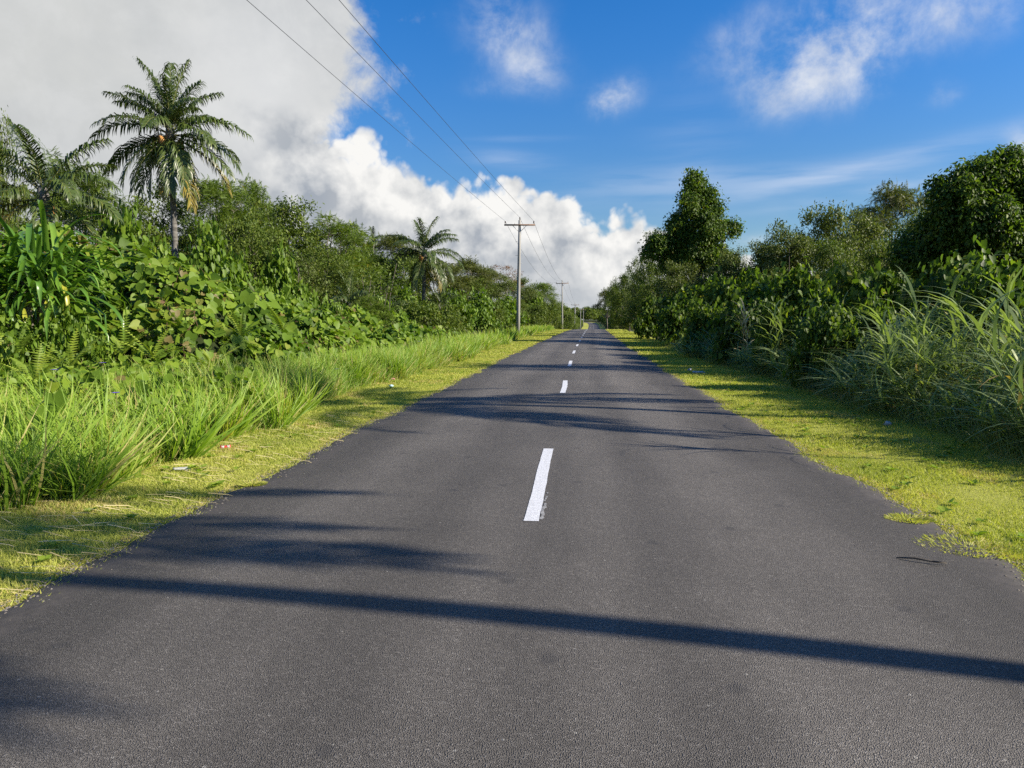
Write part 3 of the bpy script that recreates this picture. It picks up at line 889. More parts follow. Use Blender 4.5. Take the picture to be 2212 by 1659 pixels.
for s in (31, 32, 33):        # dull grey-green broadleaf, looser
    variant('dull', s, blob_lobes(s, 11, 3.4, 8.0, 2.4, 1.3, 1.2), 1.4, .13, M['bark'], tpl=OVAL, size=.17, ncl=460, nl=28, rcl=.22, flat=.8, mat=M['dull'], shell=(.6, 1.08), subs=(5, .4))
for s in (41, 42, 43, 44):    # shrub 2.6 m tall, radius 1.7
    variant('shrub', s, blob_lobes(s, 9, 1.8, 2.7, .75, .72, .62), .4, .05, M['bark'], tpl=OVAL, size=.17, ncl=170, nl=24, rcl=.17, flat=.8, mat=M['broad'], low=-.6, subs=(4, .42))
for s in (51, 52, 53, 54):    # vine mound 2.7 m tall, radius 2, heart leaves
    variant('mound', s, blob_lobes(s, 9, 2.1, 2.8, .8, .95, .72), .4, .05, M['bark'], tpl=HEART, size=.20, ncl=330, nl=9, rcl=.20, flat=.8, mat=M['vine_dark'], low=-.7, outw=.9, up=.6, shell=(.85, 1.05), droop=.9, subs=(4, .42))
for s in (56, 57, 58):        # brighter vine mound for the left
    variant('green_mound', s, blob_lobes(s, 9, 2.0, 2.7, .8, .9, .72), .4, .05, M['bark'], tpl=HEART, size=.17, ncl=330, nl=10, rcl=.20, flat=.8, mat=M['creeper'], low=-.7, outw=.9, up=.6, shell=(.8, 1.05), droop=.9, tintb=.42, subs=(4, .42))
for s in (61,):               # thin reddish half-bare tree
    variant('red', s, blob_lobes(s, 10, 3.6, 8.6, 5.5, 1.2, .5), 3.0, .16, M['pale_bark'], tpl=KITE, size=.20, ncl=90, nl=16, rcl=.28, flat=.4, mat=M['red_bloom'])
CATS = {'legume': ('feathery_tree', 'tree'), 'olive': ('feathery_tree', 'tree'), 'broad': ('leafy_tree', 'tree'), 'dull': ('leafy_tree', 'tree'), 'shrub': ('shrub', 'shrub'),
        'mound': ('vine_mound', 'vine'), 'green_mound': ('vine_mound', 'vine'), 'red': ('flowering_tree', 'tree')}
CNT = {}


def tree_at(key, x, y, height, radius, label, group=None, rz=None):
    k = CNT.get(key, 0); CNT[key] = k + 1
    cm, tm = VAR[key][k % len(VAR[key])]
    H, Rn = DIM[key][k % len(VAR[key])]
    o = empty(CATS[key][0], (x, y, gz(y) - .03), random.uniform(0, 6.28) if rz is None else rz, (radius / Rn, radius / Rn, height / H))
    tag(o, label, CATS[key][1], group)
    link('crown', cm, o); link('trunk', tm, o)
    return o


def tree_px(key, u, vtop, y, half, label, group=None, rz=None):
    """a tree whose crown top shows at (u, vtop), half px wide, standing y metres up the road"""
    P = aty(u, vtop, y)
    dist = (P - np.array([0, 0, EYE])) @ cF
    return tree_at(key, P[0], y, P[2] - gz(y), half / CF * dist, label, group, rz)


GL = 'feathery trees along the left forest edge'
# ---- left, back rows
for a in [
    ('broad', -8, 258, 36, 62, 'dense round-crowned tree at the left photo edge behind the fronds'),
    ('legume', 175, 345, 44, 150, 'feathery tree between the two left palms'),
    ('broad', 315, 392, 46, 130, 'leafy tree half hidden behind the tall palm crown'),
    ('legume', 455, 395, 48, 120, 'feathery tree with flat top right beside the tall palm crown'),
    ('legume', 540, 398, 56, 95, 'feathery tree whose umbrella top pokes out right of the tall palm'),
    ('broad', 610, 432, 50, 125, 'leafy tree stepping down right of the umbrella top'),
    ('legume', 700, 470, 52, 125, 'feathery tree midway between the two standing palms'),
    ('legume', 770, 492, 58, 105, 'feathery tree with open branches left of the smaller palm'),
    ('olive', 850, 508, 76, 95, 'feathery tree directly behind the smaller palm'),
    ('broad', 872, 545, 70, 80, 'dark leafy tree in the shadow left of the smaller palm'),
    ('olive', 1005, 560, 88, 80, 'olive flat-topped tree right of the smaller palm'),
    ('olive', 950, 565, 78, 80, 'olive tree peeping under the fronds of the smaller palm'),
    ('olive', 1062, 580, 108, 62, 'olive flat-topped tree left of the reddish tree'),
    ('red', 1092, 572, 112, 50, 'half-bare tree with reddish leaves left of the nearest power pole'),
    ('dull', 1128, 598, 128, 48, 'grey-green tree right behind the nearest power pole'),
    ('dull', 1080, 600, 92, 55, 'grey-green tree in front of the reddish tree'),
    ('legume', 1165, 612, 172, 46, 'olive-green round tree just left of the second power pole'),
    ('broad', 1020, 600, 80, 60, 'bright leafy tree below the olive flat-topped tree'),
]:
    tree_px(*a[:5], a[5], GL)
# ---- left, middle layer: vine-hung bushes under the trees
GM = 'vine-hung bushes under the left trees'
for a in [
    ('green_mound', 280, 455, 27, 105, 'vine-hung bush behind the strap-leaved clump'),
    ('green_mound', 20, 672, 12.0, 105, 'creeper heap at the foot of the strap-leaved clump, cut by the photo edge'),
    ('green_mound', 150, 665, 12.6, 85, 'creeper heap at the right foot of the strap-leaved clump'),
    ('broad', 225, 415, 33, 120, 'vine-covered tree left of the tall palm trunk'),
    ('green_mound', 440, 492, 31, 85, 'vine-hung bush right of the tall palm trunk'),
    ('broad', 520, 470, 37, 110, 'leafy bush right of the tall palm trunk, before the forest'),
    ('green_mound', 360, 525, 26, 75, 'vine heap at the foot of the tall palm'),
    ('green_mound', 590, 545, 36, 70, 'vine curtain hanging below the feathery trees'),
    ('dull', 655, 560, 42, 65, 'thin leaning sapling bush by the dark hollow'),
    ('broad', 740, 560, 46, 80, 'low leafy tree over the dark hollow under the trees'),
    ('legume', 795, 640, 38, 55, 'drooping feathery bush before the young palm fronds'),
    ('green_mound', 880, 620, 52, 45, 'vine column climbing under the smaller palm'),
    ('green_mound', 730, 660, 33, 42, 'leafy vine heap right of the dark hollow'),
    ('green_mound', 660, 615, 37, 60, 'vine heap in front of the dark hollow under the trees'),
    ('green_mound', 520, 555, 33, 70, 'vine heap between the tall palm foot and the vine curtain'),
    ('green_mound', 820, 640, 44, 45, 'vine heap beside the trunkless young palm'),
    ('broad', 690, 535, 48, 85, 'leafy tree hung with vines behind the thin leaning sapling'),
    ('shrub', 905, 648, 44, 70, 'dark glossy shrub below the smaller palm'),
    ('shrub', 965, 655, 46, 62, 'dark glossy shrub right of the smaller palm'),
    ('shrub', 850, 690, 34, 45, 'low rounded shrub at the end of the creeper bank'),
    ('green_mound', 985, 628, 64, 52, 'bright vine heap beyond the dark glossy shrubs'),
    ('green_mound', 1030, 628, 72, 50, 'bright vine heap next left of the power pole'),
    ('shrub', 1060, 645, 74, 45, 'leafy shrub left of the nearest power pole'),
    ('green_mound', 1090, 640, 84, 42, 'vine heap right behind the nearest power pole'),
    ('broad', 1120, 642, 100, 36, 'leafy bush right of the nearest power pole'),
    ('shrub', 1155, 655, 104, 36, 'leafy shrub jutting out right of the nearest power pole'),
    ('green_mound', 1150, 636, 128, 34, 'vine heap between the first and second power poles'),
    ('shrub', 1185, 652, 128, 30, 'shrub halfway between the first and second power poles'),
    ('broad', 1198, 645, 165, 26, 'leafy bush under the second power pole'),
    ('shrub', 1212, 668, 150, 24, 'dark shrub at the road edge right of the second pole'),
    ('shrub', 1232, 676, 178, 18, 'last dark shrub before the left crest of the road'),
]:
    tree_px(*a[:5], a[5], GM)

# understory stems of the dark hollow
G = Geo()
for k in range(15):
    u = 618 + k * 16 + random.uniform(-8, 8)
    y = random.uniform(38, 50)
    P = aty(u, 700, y); h = random.uniform(2.5, 5)
    lx = random.uniform(-.7, .7)
    q = link('sapling', None) if False else None
    G2 = Geo()
    tube(G2, [(0, 0, -.2), (lx * .1 + random.uniform(-.2, .2), 0, h * .3), (lx * .3 + random.uniform(-.2, .2), 0, h * .6), (lx, 0, h)], [.04, .035, .028, .015], 5)
    V, F, t = scatter(OVAL, np.stack([lx + rng.normal(0, .5, 90), rng.normal(0, .5, 90), h + rng.normal(0, .35, 90)], -1), rng.normal(0, 1, (90, 3)), rdir(90) + [0, 0, 1], .2, np.clip(.4 + rng.normal(0, .15, 90), 0, 1))
    r = empty('sapling', (P[0], y, gz(y)))
    tag(r, 'slender bare-stemmed sapling in the dark hollow under the left trees', 'sapling', 'saplings in the dark hollow')
    link('trunk', G2.mesh('trunk', M['bark']), r)
    G3 = Geo(); G3.add(V, F, t); link('crown', G3.mesh('crown', M['broad']), r)

# ------------------------------------------------------------------ right side
GR = 'trees behind the right vine bank'
for a in [
    ('olive', 1935, 408, 52, 130, 'flat umbrella-crowned tree beside the dark vine-clad tree'),
    ('dull', 1775, 444, 46, 95, 'grey-green tree with a small round tuft on top'),
    ('dull', 1712, 484, 44, 95, 'grey-green tree left of the tufted tree'),
    ('dull', 1590, 540, 49, 60, 'low grey-green tree close behind the tall columnar tree'),
    ('dull', 1655, 518, 46, 85, 'low grey-green tree just right of the tall columnar tree'),
    ('dull', 1865, 462, 48, 105, 'dark leafy tree below the umbrella crown'),
    ('broad', 1425, 500, 66, 60, 'layered leafy tree left of the tall columnar tree'),
    ('broad', 1980, 455, 42, 90, 'dark leafy tree left of the big vine-clad tree'),
    ('dull', 1395, 548, 74, 48, 'grey-green tree on the left of the layered tree'),
    ('broad', 1362, 560, 92, 40, 'leafy tree with sparse twigs against the white cloud'),
    ('broad', 1345, 592, 120, 34, 'dark leafy tree where the right forest falls towards the road'),
    ('broad', 1328, 610, 150, 28, 'dark leafy tree second from the far end of the right forest'),
    ('olive', 1312, 625, 190, 30, 'small far tree ending the right forest line'),
    ('dull', 1470, 565, 48, 70, 'grey-green bush in front of the tall columnar tree'),
    ('dull', 1560, 545, 46, 70, 'grey-green bush at the foot of the tall columnar tree'),
    ('broad', 1420, 600, 60, 60, 'dark leafy bush over the right verge'),
    ('broad', 1385, 615, 80, 42, 'dark leafy bush further up the right verge'),
    ('broad', 1800, 520, 38, 85, 'shaded leafy tree behind the vine bank under the tufted tree'),
    ('broad', 1905, 520, 36, 90, 'shaded leafy tree behind the vine bank under the umbrella crown'),
]:
    tree_px(*a[:5], a[5], GR)

GB = 'vine mounds of the right bank'
for a in [
    ('mound', 1500, 615, 44, 85, 'vine mound at the far left end of the right bank'),
    ('mound', 1420, 640, 58, 50, 'shaded vine mound hanging over the right verge'),
    ('mound', 1570, 590, 36, 85, 'vine mound below the tall columnar tree'),
    ('mound', 1655, 588, 29, 95, 'vine mound with sunlit top right of the columnar tree'),
    ('mound', 1610, 640, 25, 75, 'lower dark vine mound in front of the bank'),
    ('mound', 1760, 576, 25, 110, 'vine mound with the most sunlit leaves on the bank'),
    ('mound', 1870, 578, 21, 115, 'vine mound under the shaded leafy trees'),
    ('mound', 1970, 600, 20.5, 110, 'vine mound behind the tall cane grass'),
    ('mound', 2080, 548, 18.0, 120, 'vine mound before the big vine-clad tree'),
    ('mound', 2195, 572, 14.6, 140, 'tall vine mound cut by the right photo edge'),
    ('mound', 1470, 655, 42, 55, 'small dark vine mound by the right verge'),
    ('mound', 1530, 650, 31, 60, 'dark vine mound before the first cane grass'),
    ('mound', 1790, 662, 16.5, 75, 'low vine mound pushing through the cane grass'),
    ('mound', 1690, 650, 21, 60, 'low vine mound left of the one in the cane grass'),
    ('mound', 1905, 640, 16.5, 70, 'low vine mound behind the sunlit grass hump'),
    ('shrub', 1375, 655, 76, 32, 'dark shrub low on the right verge edge'),
    ('shrub', 1350, 658, 98, 24, 'dark shrub on the right verge near the crest'),
    ('shrub', 1335, 660, 120, 20, 'dark shrub at the right crest of the road'),
]:
    tree_px(*a[:5], a[5], GB)

# hero: tall columnar vine-clad tree
def hero_tree(name, u, vtop, y, lobes_px, label, tpl, size, ncl, nl, rcl, mat, bark, hang=.25, tintb=.42, seed=77, r0=.25, shrink=.88):
    B = aty(u, 690, y); x0 = B[0]
    L = []
    for (uu, vv, hw, hh, dy) in lobes_px:
        hw, hh = hw * shrink, hh * shrink
        P = aty(uu, vv, y); k = ((P - np.array([0, 0, EYE])) @ cF) / CF
        L.append((P[0] - x0, dy, P[2] - gz(y), hw * k, hw * k, hh * k))
    o = empty(name, (x0, y, gz(y)))
    tag(o, label, 'tree')
    cm, c, li = lobes_crown(seed, sub(L, 10, .30, seed), tpl, size, ncl, nl, rcl, .8, mat, up=.5, outw=.9, droop=.9, tintb=tintb, shell=(.8, 1.05), low=-.6, hang=hang)
    link('crown', cm, o)
    link('trunk', limbs(seed, L, max(1.2, min(l[2] for l in L) * .6), r0, bark, (c, li // 11)), o)
    return o


hero_tree('columnar_tree', 1505, 365, 50, [(1500, 392, 26, 30, 0), (1515, 425, 38, 38, .3), (1490, 440, 28, 30, -.3), (1540, 455, 24, 30, 0), (1480, 480, 38, 34, .4), (1520, 490, 42, 40, -.4), (1550, 500, 24, 34, 0),
          (1582, 488, 20, 16, .2), (1455, 505, 24, 22, 0), (1430, 525, 34, 22, -.2), (1500, 540, 52, 44, 0), (1540, 560, 44, 44, .5), (1465, 560, 44, 40, .3), (1405, 540, 24, 18, 0)],
          'tall columnar tree wrapped in dark vines against the blue sky', OVAL, .19, 1300, 30, .20, M['vine_dark'], M['bark'], .3, .44, 78, .25, .78)
hero_tree('vine_clad_tree', 2130, 330, 27, [(2185, 358, 48, 34, .3), (2080, 378, 18, 18, 0), (2110, 400, 60, 40, 0), (2045, 432, 58, 50, -.4), (2032, 400, 24, 18, 0), (2085, 366, 17, 16, 0), (2122, 374, 30, 24, 0), (2190, 338, 40, 22, .2), (2150, 430, 75, 55, .5), (2215, 400, 70, 55, .2), (2030, 500, 60, 55, 0), (2110, 500, 85, 65, -.6),
          (2200, 490, 90, 70, 0), (2270, 440, 80, 70, 0), (2060, 560, 80, 55, .3), (2160, 560, 90, 60, -.3), (2280, 540, 90, 80, 0), (1990, 545, 50, 45, .6)],
          'huge dark tree draped in vines rising at the right photo edge', OVAL, .15, 3800, 22, .15, M['vine_dark'], M['bark'], .35, .40, 79, .3)

# ------------------------------------------------------------------ tall cane grass on the right (a mass) and its hero stems
def rfront(y): return np.interp(y, [0, 6, 10, 16, 25, 35, 60], [5.6, 5.5, 5.3, 5.25, 5.2, 5.05, 4.9]) + .2 * fbm1(y, 81, 4, .9)


def cane(G, base, h, lean, g, nl=9, ll=.75, wid=1.0, dry=.06):
    base = np.asarray(base, float)
    s = np.linspace(0, 1, 5)
    pts = base + np.stack([lean[0] * s ** 1.4, lean[1] * s ** 1.4, h * s], -1)
    tube(G, pts, np.linspace(.011, .006, 5), 4, 0, .35, False)
    k = g.uniform(.25, 1.0, nl); k[-2:] = 1
    P = np.stack([np.interp(k, s, pts[:, i]) for i in range(3)], -1)
    a = g.uniform(0, 6.28, nl)
    el = np.interp(k, [0, 1], [.75, 1.25]) + g.normal(0, .12, nl)
    D = np.stack([np.cos(a) * np.cos(el) - .12, np.sin(a) * np.cos(el), np.sin(el)], -1)
    D += np.array([lean[0], lean[1], 0]) * .35 / max(h, .5)
    N = np.stack([-np.cos(a) * np.sin(el), -np.sin(a) * np.sin(el), np.cos(el)], -1)
    t = np.clip(.48 + g.normal(0, .18, nl), 0, .93)
    t = np.where((k < .5) & (g.random(nl) < dry * 5), 1, t)
    V, F, tt = scatter(CANE_LEAF, P, D, N, ll * g.uniform(.7, 1.25, nl), t, wid); G.add(V, F, tt)


G = Geo()
for k in range(2700):
    y = 6.2 + 28 * rng.random() ** 1.25
    s = rng.random()
    x = rfront(y) + .15 + s * np.interp(y, [6, 12, 34], [2.6, 2.2, 1.6])
    cq = float(fbm2(np.array([x]), np.array([y]), 57, 3, 1.1)[0])
    if cq < -.15 and rng.random() < .75: continue
    h = (1 + .3 * cq) * rng.uniform(.6, 1.25) * np.interp(s, [0, .3, 1], [.22, .6, 1.28]) * np.interp(y, [6, 9, 14, 34], [1.0, 1.15, 1.1, .95])
    cane(G, (x, y, gz(y)), h, (rng.normal(-.22, .22), rng.normal(-.05, .2)), rng, 10, .72, np.interp(y, [6, 34], [1.15, 1.9]))
n = 17000
y = 5.2 + 34 * rng.random(n) ** 1.3; s = rng.random(n) ** 1.2; x = rfront(y) - .25 + s * 1.5
dd = np.stack([-.35 + rng.normal(0, .45, n), rng.normal(0, .4, n), np.ones(n)], -1)
V, F, t = scatter(BLADE3, np.stack([x, y, gz(y)], -1), dd, rdir(n), rng.uniform(.3, .8, n) * np.clip(.4 + 2 * s, 0, 1), np.clip(.38 + rng.normal(0, .2, n) + .5 * (rng.random(n) < .08), 0, 1), .8); G.add(V, F, t)
tag(link('cane_grass', G.mesh('cane_grass', M['cane'])), 'tall blue-green cane grass massed along the right verge', 'grass', kind='stuff')
# yellower fine grass and weeds in the same strip
G = Geo()
n = 34000
y = 5.2 + 22 * rng.random(n) ** 1.2; s = rng.random(n); x = rfront(y) - .1 + s * 2.0
cl = fbm2(x, y, 91, 3, .9)
kp = rng.random(n) < .3 + .7 * cl
x, y, s = x[kp], y[kp], s[kp]; n = len(x)
V, F, t = scatter(KITE, np.stack([x, y, gz(y) + np.clip(.2 + s, 0, 1) * 1.1 * rng.random(n)], -1), rdir(n), rdir(n) + [0, 0, .8], .05 * rng.uniform(.6, 1.5, n), np.clip(.35 + rng.normal(0, .25, n), 0, 1), 1.0); G.add(V, F, t)
tag(link('weed_undergrowth', G.mesh('weed_undergrowth', M['weed'])), 'weeds growing through the cane grass on the right', 'weeds', kind='stuff')
# hero canes
for k, (u, v0, vt, y, lx, lab) in enumerate([
        (2280, 900, 640, 8.2, -1.15, 'longest cane stem, dry orange at its base, leaning left at the photo edge'),
        (2190, 830, 640, 9.6, -.25, 'upright tall cane with fanned leaves near the right edge'),
        (1985, 800, 665, 12.0, -.2, 'tall cane tips left of the leaning stem'),
        (1930, 800, 700, 12.6, -.25, 'cane with sunlit leaves over the round grass hump'),
        (1620, 735, 672, 23.5, -.2, 'dry straw-coloured cane by the dark vine mound'),
        (1700, 735, 668, 20, -.2, 'pale cane tips standing right of the dry one')]):
    B = aty(u, v0, y); T = aty(u, vt, y)
    h = T[2] - gz(y)
    G = Geo(); g = np.random.default_rng(300 + k)
    for q in range(3 if k else 2):
        cane(G, (g.normal(0, .08) * q, g.normal(0, .08) * q, 0), h * (1 - .12 * q), (lx * (1 - .2 * q), g.normal(0, .1)), g, 14, .9, 1.35, .02 if k != 4 else 1)
    tag(link('cane_plant', G.mesh('cane_plant', M['straw'] if k == 4 else M['cane']), None, (B[0], y, gz(y))), lab, 'cane', 'tall canes standing above the right grass')

# ------------------------------------------------------------------ palms
def frond_mesh(e0, L, droop, seed, npairs=60, dry=0.0, wl=.066):
    g = np.random.default_rng(seed); G = Geo()
    n = 24
    s = np.linspace(0, 1, n)
    ang = e0 - droop * s ** 1.4
    ang = np.maximum(ang, -1.5)
    ds = L / (n - 1)
    r = np.concatenate([[0], np.cumsum(np.cos(ang[:-1]) * ds)]); z = np.concatenate([[0], np.cumsum(np.sin(ang[:-1]) * ds)])
    pts = np.stack([r, .06 * L * g.normal() * s ** 2, z], -1)
    tube(G, pts, np.interp(s, [0, .15, 1], [.045, .028, .005]) * L / 4, 4, 1, .7)
    k = np.linspace(.16, .995, npairs)
    for sd in (-1, 1):
        kk = np.clip(k + g.normal(0, .004, npairs), 0, 1)
        P = np.stack([np.interp(kk, s, pts[:, i]) for i in range(3)], -1)
        an = np.interp(kk, s, ang)
        T = np.stack([np.cos(an), np.zeros_like(an), np.sin(an)], -1)
        Up = np.stack([-np.sin(an), np.zeros_like(an), np.cos(an)], -1)
        Sd = np.tile([0, float(sd), 0], (npairs, 1))
        l = L * .29 * np.interp(kk, [.16, .35, .7, 1], [.6, 1, .85, .42]) * g.uniform(.75, 1.12, npairs) * np.where(g.random(npairs) < .07, .25, 1)
        fwd = np.interp(kk, [.16, 1], [.45, 1.2])[:, None]
        d0 = nrm(Sd * .85 + T * fwd + Up * .25 + g.normal(0, .17, (npairs, 3)))
        dr = g.uniform(.8, 2.0, npairs)[:, None]
        q1 = P + d0 * l[:, None] * .4
        d1 = nrm(d0 - np.array([0, 0, 1]) * dr * .9)
        q2 = q1 + d1 * l[:, None] * .35
        d2 = nrm(d1 - np.array([0, 0, 1]) * dr * 1.1)
        q3 = q2 + d2 * l[:, None] * .25
        wv = nrm(T - d0 * np.sum(T * d0, -1, keepdims=True)) * wl * L / 4 * .5
        V = np.stack([P - wv * .6, P + wv * .6, q1 - wv, q1 + wv, q2 - wv * .7, q2 + wv * .7, q3], 1)
        F = np.array([(0, 1, 3), (0, 3, 2), (2, 3, 5), (2, 5, 4), (4, 5, 6)])
        FF = F[None] + (np.arange(npairs) * 7)[:, None, None]
        tt = np.clip(.42 + .12 * g.normal(size=npairs) + dry * np.clip(.5 + .9 * kk, 0, 1), 0, 1)
        G.add(V.reshape(-1, 3), FF.reshape(-1, 3), np.repeat(tt, 7), 0)
    return G.mesh('frond', [M['palm'], M['stalk']])


FROND = {}


def frond(e_deg, dry=0):
    key = (int(round(e_deg / 12.0)), dry)
    v = random.randint(0, 1)
    if key + (v,) not in FROND:
        e = R_(key[0] * 12)
        FROND[key + (v,)] = frond_mesh(e, 4.0, (1.15 if e > .2 else .9) + .25 * v - .70 * (e > 1.2) - .3 * (.8 < e < 1.2), len(FROND) + 5, 60, .55 * dry)
    return FROND[key + (v,)]


def palm(name, base, h, lean, L, fronds, label, ncoco=0, seed=1, r=.14, group=None, cat='palm tree', bare=True):
    g = random.Random(seed)
    o = empty(name, (base[0], base[1], gz(base[1])))
    tag(o, label, cat, group)
    if bare:
        G = Geo()
        s = np.linspace(0, 1, 26)
        pts = np.stack([lean[0] * s ** 1.5, lean[1] * s ** 1.5, -.3 + (h + .3) * s], -1)
        rad = np.interp(s, [0, .06, .5, 1], [r * 1.5, r * 1.1, r, r * .85]) * (1 + .04 * np.sin(s * 170))
        tube(G, pts, rad, 9, 0, .5)
        ellipsoid(G, pts[-1] + [0, 0, .1], (r * 1.6, r * 1.6, .45), 9, 6)
        link('trunk', G.mesh('trunk', M['palm_bark'], True), o)
    top = (lean[0], lean[1], h)
    for (az, e, sc, dry) in fronds:
        f = link('frond', frond(e, dry), o, (top[0], top[1], top[2] + .25 * math.sin(R_(max(e, 0)))), R_(az), (sc * L / 4,) * 3)
        if dry: f['label'] = 'yellowing frond'
    for k in range(ncoco):
        G = Geo(); ellipsoid(G, (0, 0, 0), (.14, .14, .18), 9, 7)
        a = g.uniform(0, 6.28); rr = g.uniform(.22, .5)
        link('coconut', G.mesh('coconut', M['husk'], True), o, (top[0] + rr * math.cos(a), top[1] + rr * math.sin(a), h - .15 - g.uniform(0, .45)))
    return o


def crown_px(u, v, y):
    P = aty(u, v, y); return P


# azimuth 0 = towards the right of the picture, 180 = left, 270 = towards the camera
hero_f = [(120, 86, 1.15, 0), (200, 80, 1.05, 0), (5, 84, 1.0, 0), (150, 66, .9, 0), (30, 62, .9, 0), (250, 64, .8, 0), (300, 70, .75, 0), (90, 60, .9, 0), (172, 44, 1.0, 0), (8, 40, .9, 0), (215, 48, .9, 0), (320, 46, .85, 0), (60, 44, .9, 0), (120, 42, .9, 0),
          (184, 20, 1.12, 0), (-4, 22, 1.2, 0), (230, 20, 1, 0), (285, 24, .9, 0), (335, 14, 1, 0), (45, 14, 1, 0), (140, 12, 1, 0),
          (190, -12, 1.05, 0), (165, -24, 1, 0), (350, -12, 1.1, 0), (15, -26, 1.1, 1), (240, -34, 1, 0), (300, -36, 1.05, 0), (330, -44, 1.1, 1), (200, -46, .9, 0), (270, -58, .9, 1), (100, -30, 1, 0), (355, -58, .95, 1), (345, 56, .9, 0), (0, 4, 1.1, 0), (178, 4, 1.05, 0), (225, -20, 1, 0), (315, -24, 1.05, 0), (180, 58, .9, 0)]
P = crown_px(368, 295, 31)
palm('coconut_palm', (P[0], 31), P[2], (0, 0), 3.2, hero_f, 'tall coconut palm with brown coconuts rising over the left forest', 12, 3, .13)
P = crown_px(82, 432, 24)
palm('coconut_palm', (P[0], 24), P[2], (.2, 0), 3.0, [(170, 70, 1, 0), (20, 62, 1, 0), (240, 55, 1, 0), (300, 60, .95, 0), (0, 40, 1, 0), (180, 42, 1, 0), (330, 28, 1, 0), (210, 24, 1, 0), (60, 50, 1, 0), (120, 50, 1, 0), (355, 8, 1.1, 0), (185, 0, 1, 1), (270, 10, .9, 0), (310, -14, 1, 0), (15, -24, 1.1, 0), (235, -20, .9, 1)],
     'shorter coconut palm at the left edge behind the strap-leaved clump', 6, 4, .13)
P = crown_px(912, 552, 57)
palm('coconut_palm', (P[0], 57), P[2], (.2, 0), 3.4, [(a * 137.5 % 360, e, s, d) for a, (e, s, d) in enumerate([(84, .9, 0), (72, .9, 0), (66, .9, 0), (62, .9, 0), (54, 1, 0), (48, 1, 0), (42, 1, 0), (36, 1, 0), (24, 1, 0), (18, 1, 0), (12, 1, 0), (4, 1, 0), (-4, 1, 0), (-14, 1, 0), (-24, 1, 0), (-34, 1, 0), (-40, 1, 0), (-48, 1, 0), (-30, 1, 0), (-54, .9, 1)])] + [(0, 14, 1.05, 0), (180, 8, 1, 0), (350, -40, 1, 0), (320, -36, 1, 1), (25, 50, .95, 0), (155, 52, .95, 0), (340, 62, .9, 0), (190, 30, 1, 0)],
     'smaller coconut palm standing right of the feathery trees', 6, 5, .15)
yf = [(20, 80, .9, 0), (170, 66, .9, 0), (290, 62, .8, 0), (350, 50, .9, 0), (190, 38, 1, 0), (230, 44, .9, 0), (60, 55, .9, 0), (178, 20, 1, 0), (10, 30, .8, 0)]
for k, (u, v, y, L, lab) in enumerate([(820, 690, 47, 2.9, 'trunkless young palm with pale fronds left of the dark shrubs'), (948, 668, 58, 2.4, 'small young palm right below the smaller coconut palm'),
                                       (755, 672, 41, 2.6, 'young palm whose long fronds arch left over the creeper'), (806, 528, 66, 1.7, 'palm tip breaking the tree line left of the smaller palm')]):
    P = crown_px(u, v, y)
    palm('young_palm', (P[0], y), max(.2, P[2] - gz(y)), (0, 0), L, [((a + 40 * k), e, s, d) for a, e, s, d in yf], lab, 0, 8 + k, .09, 'young palms under the left trees', 'palm tree', True)
# palms standing just outside the frame on the right, whose shadows cross the road
palm('coconut_palm', (9.4, 2.09), 9.8, (-.2, -.16), 3.4, [(a * 47 % 360, e, 1, 0) for a, e in enumerate([70, 60, 50, 40, 30, 20, 10, 0, -8, -16, 20])] + [(112, -42, 1.05, 0), (206, -38, .95, 0), (216, -46, .9, 0)], 'coconut palm beside the road outside the right of the frame', 4, 6, .115)
palm('coconut_palm', (13.2, 10.3), 10.0, (.3, 0), 3.8, [(a * 137.5 % 360, e, 1, 0) for a, e in enumerate([78, 66, 56, 46, 36, 26, 16, 8, 0, -8, -16, -26])], 'taller coconut palm outside the right of the frame', 4, 7, .13)
tree_at('broad', 19.0, 20.2, 14.2, 2.1, 'tall leafy tree outside the right of the frame')

